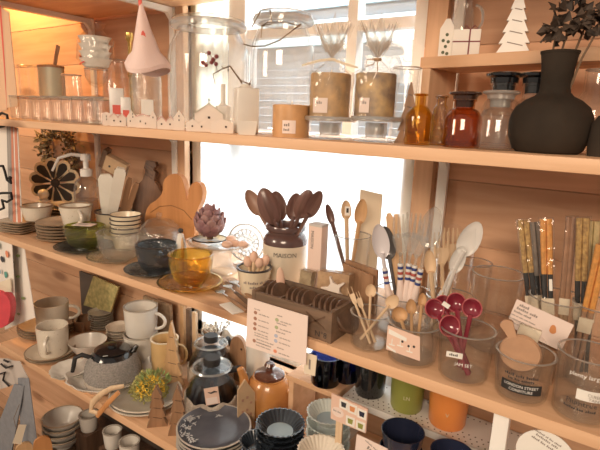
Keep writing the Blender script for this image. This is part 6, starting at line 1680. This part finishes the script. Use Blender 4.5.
# dark navy mugs in front below the riser
for (px, yy, w_, top, lab) in ((399, .120, 42, 430, 'dark navy cup in the stack before the white riser, {} there'), (447, .115, 42, 452, 'dark navy cup in the right stack cut by the bottom edge, {} there')):
    x, r, h = spot(px, yy, ZL, w_, top); h = row_z(top, x, yy) - ZL; hc = .055; n_ = 4 if px < 420 else 3
    bm = new(); lathe(bm, shell([(0, 0), (r * .70, 0), (r * .72, .002), (r * .90, hc * .6), (r, hc)], .0015), 36)
    pile('navy_cup', bm, navy, (x, yy, ZL), n_, (h - hc) / (n_ - 1), lab, 'cup', 'stacked navy cups')
# cards at the bottom
y = .010; c = [ony(px, py, y) for px, py in ((357, 434), (388, 449), (386, 472), (354, 462))]; o_ = (c[0] + c[1] + c[2] + c[3]) / 4
T = thing('name_card', 'pinkish white name card standing at the bottom edge before the white riser', 'card', (o_.x, y, o_.z))
poly = [(p.x - o_.x, p.z - o_.z) for p in c]
bm = new(); prism(bm, poly, .0012); obj('card', bm, paper_pink, T)
bm = new(); zb_ = o_.z + min(p[1] for p in poly); box(bm, (.006, .003, zb_ + .01 - ZL), (0, .0025, (zb_ + .01 + ZL) / 2 - o_.z)); obj('stick', bm, wood_light, T)
text(T, (3,), .008, (0, -.001, .004), ink_grey, tilt=-.42); text(T, (7, 6), .0036, (.002, -.001, .013), ink_grey, tilt=-.42)
y = .004; q = ony(545, 456, y); k = mpp(q.x, y, q.z)
T = thing('round_sign', 'round white sign with printed lines under the middle shelf at the bottom edge', 'sign', q, 0)
bm = new(); lathe(bm, [(0, -.0006), (27 * k, -.0006), (27 * k, .0006), (0, .0006)], 44, M=Matrix.Rotation(PI / 2, 3, 'X')); obj('disc', bm, paper, T)
for v, s_, b_ in ((20, .0030, (8, 2, 3, 5)), (16, .0036, (9, 4)), (11, .0036, (5, 3, 9))): text(T, b_, s_, (0, -.0012, v * k), ink_grey, tilt=-.33)
bm = new(); box(bm, (.008, .003, q.z - 10 * k - ZL), (0, .0025, -(q.z - 10 * k - ZL) / 2 - 10 * k)); obj('stick', bm, wood_light, T)
# white post supporting the middle shelf
xw, yw = col_x(500, .055, -.1), .055
bm = new(); k = mpp(xw, yw, -.1); box(bm, (14 * k, .016, -.0172 - ZL), (0, 0, (-.0172 - ZL) / 2), bev=.001)
tag(obj('shelf_post', bm, white_paint, None, (xw, yw - .02, ZL)), 'white upright post under the middle shelf right of the orange mug', 'post')

# ------------------------------------------------------------------ below the low shelf
ZB0 = Z_BASE
def at_base(px, y, w, top, z0): return spot(px, y, z0, w, top)
y = .115; k = mpp(col_x(64, y, ZB0), y, ZB0)
x = col_x(64, y, ZB0 + .05); r = 19 * mpp(x, y, ZB0 + .05); zt_ = row_z(416, x, y)
hb = .042; n = 4; zb = zt_ - hb - .019 * (n - 1)
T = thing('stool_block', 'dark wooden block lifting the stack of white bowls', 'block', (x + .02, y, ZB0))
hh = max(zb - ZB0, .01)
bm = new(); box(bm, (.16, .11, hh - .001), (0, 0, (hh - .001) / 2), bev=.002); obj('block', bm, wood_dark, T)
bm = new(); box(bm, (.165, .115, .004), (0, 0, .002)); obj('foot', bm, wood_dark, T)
bm = new(); lathe(bm, shell([(0, 0), (r * .45, 0), (r * .46, .004), (r * .75, hb * .45), (r * .95, hb * .8), (r, hb)], .003), 36)
q = new(); lathe(q, [(r, hb - .002), (r + .0008, hb), (r - .003, hb + .0008), (r - .0035, hb - .002)], 36, close=True)
pile('rice_bowl', bm, cer_white, (x, y, zb), n, .019, 'white speckled rice bowl under the low shelf, {} of its stack', 'bowl', 'stacked rice bowls', rim=(q, cer_tan))
for (px, yy, w_, top, lab) in ((90, .15, 18, 414, 'small white cup behind the stacked rice bowls'), (114, .13, 18, 430, 'small white cup under the low shelf right of the rice bowls'), (131, .12, 20, 441, 'small white cup under the low shelf cut by the bottom edge')):
    x = col_x(px, yy, zb + .03); r = w_ / 2 * mpp(x, yy, zb); zt_ = row_z(top, x, yy)
    zz = max(zt_ - .05, ZB0 + .002)
    T = cup('small_cup', lab, 'cup', (x, yy, zz), r, zt_ - zz, cer_white, None, 0, .85, cer_grey)
    if zz > ZB0 + .004:
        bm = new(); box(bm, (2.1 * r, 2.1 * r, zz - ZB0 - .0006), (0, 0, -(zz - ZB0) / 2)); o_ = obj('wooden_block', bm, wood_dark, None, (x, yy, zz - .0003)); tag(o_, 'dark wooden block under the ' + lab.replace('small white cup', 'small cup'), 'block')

# ================================================================== HANGING TEXTILES AT THE LEFT
def drape(name, label, cat, corners, y, m, folds=4, amp=.006, group=None, t=.0016):
    """cloth hanging in a vertical sheet with folds, outline from four corners (top left, top right, bottom right, bottom left)"""
    c = [ony(px, py, y) for px, py in corners]; o = (c[0] + c[1] + c[2] + c[3]) / 4
    T = thing(name, label, cat, o, 0, group)
    bm = new(); n, mrows = 24, 8; F_, B_ = [], []
    for j in range(mrows + 1):
        v = j / mrows; L0, R0 = c[0].lerp(c[3], v), c[1].lerp(c[2], v); fr, br = [], []
        for i in range(n + 1):
            u = i / n; p = L0.lerp(R0, u) - o; dy = amp * math.sin(2 * PI * folds * u + v) * (.5 + .5 * v)
            fr.append(bm.verts.new((p.x, dy - t / 2, p.z))); br.append(bm.verts.new((p.x, dy + t / 2, p.z)))
        F_.append(fr); B_.append(br)
    for j in range(mrows):
        for i in range(n):
            bm.faces.new((F_[j][i], F_[j][i + 1], F_[j + 1][i + 1], F_[j + 1][i])); bm.faces.new((B_[j][i], B_[j + 1][i], B_[j + 1][i + 1], B_[j][i + 1]))
    for j in range(mrows):
        bm.faces.new((F_[j][0], F_[j + 1][0], B_[j + 1][0], B_[j][0])); bm.faces.new((F_[j][n], B_[j][n], B_[j + 1][n], F_[j + 1][n]))
    obj('cloth', bm, m, T)
    return T, c, o
def stripes(T, c, o, us, m, name='stripe', t=.004, amp=.006, folds=4, w=.05):
    for u in us:
        bm = new(); n = 8; A = []
        for j in range(n + 1):
            v = j / n
            for_ = []
            for uu in (u - w / 2, u + w / 2):
                p = c[0].lerp(c[3], v).lerp(c[1].lerp(c[2], v), uu) - o; dy = amp * math.sin(2 * PI * folds * uu + v) * (.5 + .5 * v) - .0014
                for_ += [bm.verts.new((p.x, dy, p.z)), bm.verts.new((p.x, dy + .0008, p.z))]
            A.append(for_)
        for a, b in zip(A, A[1:]):
            bm.faces.new((a[0], a[2], b[2], b[0])); bm.faces.new((a[1], b[1], b[3], a[3]))
        obj(name, bm, m, T)
T, c, o_ = drape('tea_towel', 'pale peach tea towel with red stripes hanging at the top left picture edge', 'towel', ((-26, -12), (9, 12), (16, 106), (-20, 118)), .02, mat('peach_linen', (.70, .46, .30), .9), 3)
stripes(T, c, o_, (.74,), coral, w=.05, folds=3)
T, c, o_ = drape('tea_towel', 'cream tea towel with grey and red stripes hanging between the top and middle shelves', 'towel', ((-30, 112), (18, 128), (21, 222), (-28, 232)), .045, linen, 3, .004)
stripes(T, c, o_, (.80, .86), mat('grey_stripe', (.35, .32, .30), .9), w=.05, folds=3, amp=.004); stripes(T, c, o_, (.91, .97), mat('rust_stripe', (.60, .25, .17), .9), w=.04, folds=3, amp=.004)
# black scroll hooks in front of it
def scroll(pxs, y, label):
    P = [ony(a, b, y) for a, b in pxs]; o = P[0]
    T = thing('scroll_hook', label, 'hook', o); bm = new()
    tube(bm, [p - o for p in P], .0032, 8); obj('hook', bm, black_iron, T)
    bm = new(); ball(bm, P[-1] - o, .005, 10, 6); obj('tip', bm, black_iron, T)
scroll([(-6, 118), (2, 113), (7, 115), (8, 121), (4, 126), (-2, 128), (1, 123)], .012, 'black iron scroll hook at the left end of the top shelf edge')
scroll([(-4, 166), (3, 166), (5, 172), (7, 180), (11, 183), (10, 178)], .012, 'black iron scroll hook in the middle on the cream striped towel')
scroll([(-5, 194), (3, 193), (11, 193), (12, 199), (7, 202), (2, 200), (4, 208), (-3, 211)], .012, 'black iron scroll hook lowest on the cream striped towel')
T, c, o_ = drape('floral_towel', 'white towel printed with green leaves hanging left of the low shelf', 'towel', ((0, 236), (24, 244), (34, 318), (4, 330)), .03, linen, 2, .004)
bm = new()
for u, v in ((.55, .25), (.72, .42), (.5, .6), (.82, .7), (.62, .88), (.8, .16), (.4, .4)):
    p = c[0].lerp(c[3], v).lerp(c[1].lerp(c[2], v), u) - o_
    prism(bm, [(p.x + .011 * s, p.z + .006 * w_) for s, w_ in ((-1, -.4), (-.2, -.8), (.6, -.3), (1, .6), (.1, .7), (-.7, .2))], .0006, -.0068)
obj('printed_leaves', bm, mat('print_leaf_green', (.20, .26, .10), .8), T)
T, c, o_ = drape('patterned_towel', 'colourful patterned towel at the left picture edge beside the floral towel', 'towel', ((-18, 234), (12, 242), (14, 300), (-16, 304)), .005, linen, 2, .004)
cols = [mat('print_teal', (.10, .32, .28), .8), mat('print_black', (.05, .05, .06), .8), mat('print_coral', (0, 0, 0)), mat('print_sky', (.35, .46, .55), .8)]
for i, (u, v) in enumerate(((.62, .1), (.75, .3), (.9, .2), (.65, .5), (.85, .55), (.7, .75), (.92, .8), (.6, .9))):
    p = c[0].lerp(c[3], v).lerp(c[1].lerp(c[2], v), u) - o_
    bm = new(); prism(bm, smooth_poly([(p.x + random.uniform(.5, 1) * .012 * math.cos(a), p.z + random.uniform(.5, 1) * .012 * math.sin(a)) for a in [2 * PI * j / 6 for j in range(6)]], 1), .0006, -.0065); obj('printed_patch', bm, cols[i % 4], T)
q = ony(6, 306, -.01); T = thing('red_packet', 'bright red packet wrapped in clear film at the left picture edge', 'packet', q, .4); k = mpp(q.x, q.y, q.z)
bm = new(); prism(bm, smooth_poly([(-22 * k, -24 * k), (2 * k, -22 * k), (9 * k, -2 * k), (8 * k, 12 * k), (-4 * k, 18 * k), (-22 * k, 16 * k)], 1), .02); obj('packet', bm, mat('hot_red', (.74, .07, .10), .6, var=.15, scale=50), T)
bm = new(); prism(bm, smooth_poly([(-24 * k, -30 * k), (6 * k, -27 * k), (13 * k, -4 * k), (12 * k, 16 * k), (-4 * k, 24 * k), (-24 * k, 20 * k)], 1), .028); obj('clear_film', bm, cello, T)
bm = new(); prism(bm, [(-14 * k, 14 * k), (8 * k, 16 * k), (9 * k, 30 * k), (-6 * k, 24 * k)], .004); obj('paper_header', bm, paper_cream, T)
# printed cloth bundle and blue grey apron straps
T, c, o_ = drape('printed_cloth', 'white cloth printed with black scrolls hanging below the end of the low shelf', 'cloth', ((-14, 356), (20, 361), (27, 380), (-2, 390)), -.01, mat('grey_white_cloth', (.52, .46, .42), .9), 2, .006)
bm = new()
for pts in (((1, 364), (6, 368), (12, 366)), ((0, 374), (5, 372), (3, 380), (9, 386)), ((8, 362), (4, 360))):
    tube(bm, [ony(a, b, -.018) - o_ for a, b in pts], .0028, 6)
obj('printed_scrolls', bm, black_matte, T)
T, c, o_ = drape('apron', 'blue grey linen apron hanging at the lower left with its straps', 'apron', ((18, 378), (29, 378), (36, 442), (22, 470)), -.022, grey_cloth, 1, .004)
c2 = [ony(a, b, -.026) - o_ for a, b in ((14, 384), (24, 386), (8, 470), (-20, 470))]
bm = new(); vs = [bm.verts.new(p) for p in c2] + [bm.verts.new(p + Vector((0, .003, 0))) for p in c2]
for f in ((0, 1, 2, 3), (7, 6, 5, 4), (0, 4, 5, 1), (1, 5, 6, 2), (2, 6, 7, 3), (3, 7, 4, 0)): bm.faces.new([vs[i] for i in f])
obj('left_strap', bm, grey_cloth, T)
for i, (px, py, m_, lab) in enumerate(((24, 446, wood_honey, 'rounded wooden spatula head at the bottom left in front of the apron'), (42, 440, wood_bunny, 'orange brown wooden spatula head at the bottom left beside the rice bowls'))):
    yy = -.04; q = ony(px, py, yy); k = mpp(q.x, yy, q.z)
    bm = new(); prism(bm, smooth_poly([(-8 * k, -40 * k), (8 * k, -40 * k), (9 * k, -4 * k), (5 * k, 4 * k), (-5 * k, 4 * k), (-9 * k, -4 * k)], 2), .008)
    tag(obj('wooden_spatula', bm, m_, None, q, face(q.x, yy)), lab, 'spatula')
q = ony(20, 434, -.055); k = mpp(q.x, q.y, q.z)
T = thing('price_tag', 'cream paper tag on a string hanging in front of the blue grey apron', 'tag', q, face(q.x, q.y))
bm = new(); prism(bm, [(-4 * k, -10 * k), (4 * k, -11 * k), (3 * k, 10 * k), (-4 * k, 10 * k)], .0008, M=Matrix.Rotation(.35, 3, 'Y')); obj('tag', bm, paper_cream, T)
bm = new(); tube(bm, [(-3 * k, 0, 9 * k), (-4 * k, .004, 18 * k), (2 * k, .012, 30 * k)], .0007, 5); obj('string', bm, stem_m, T)
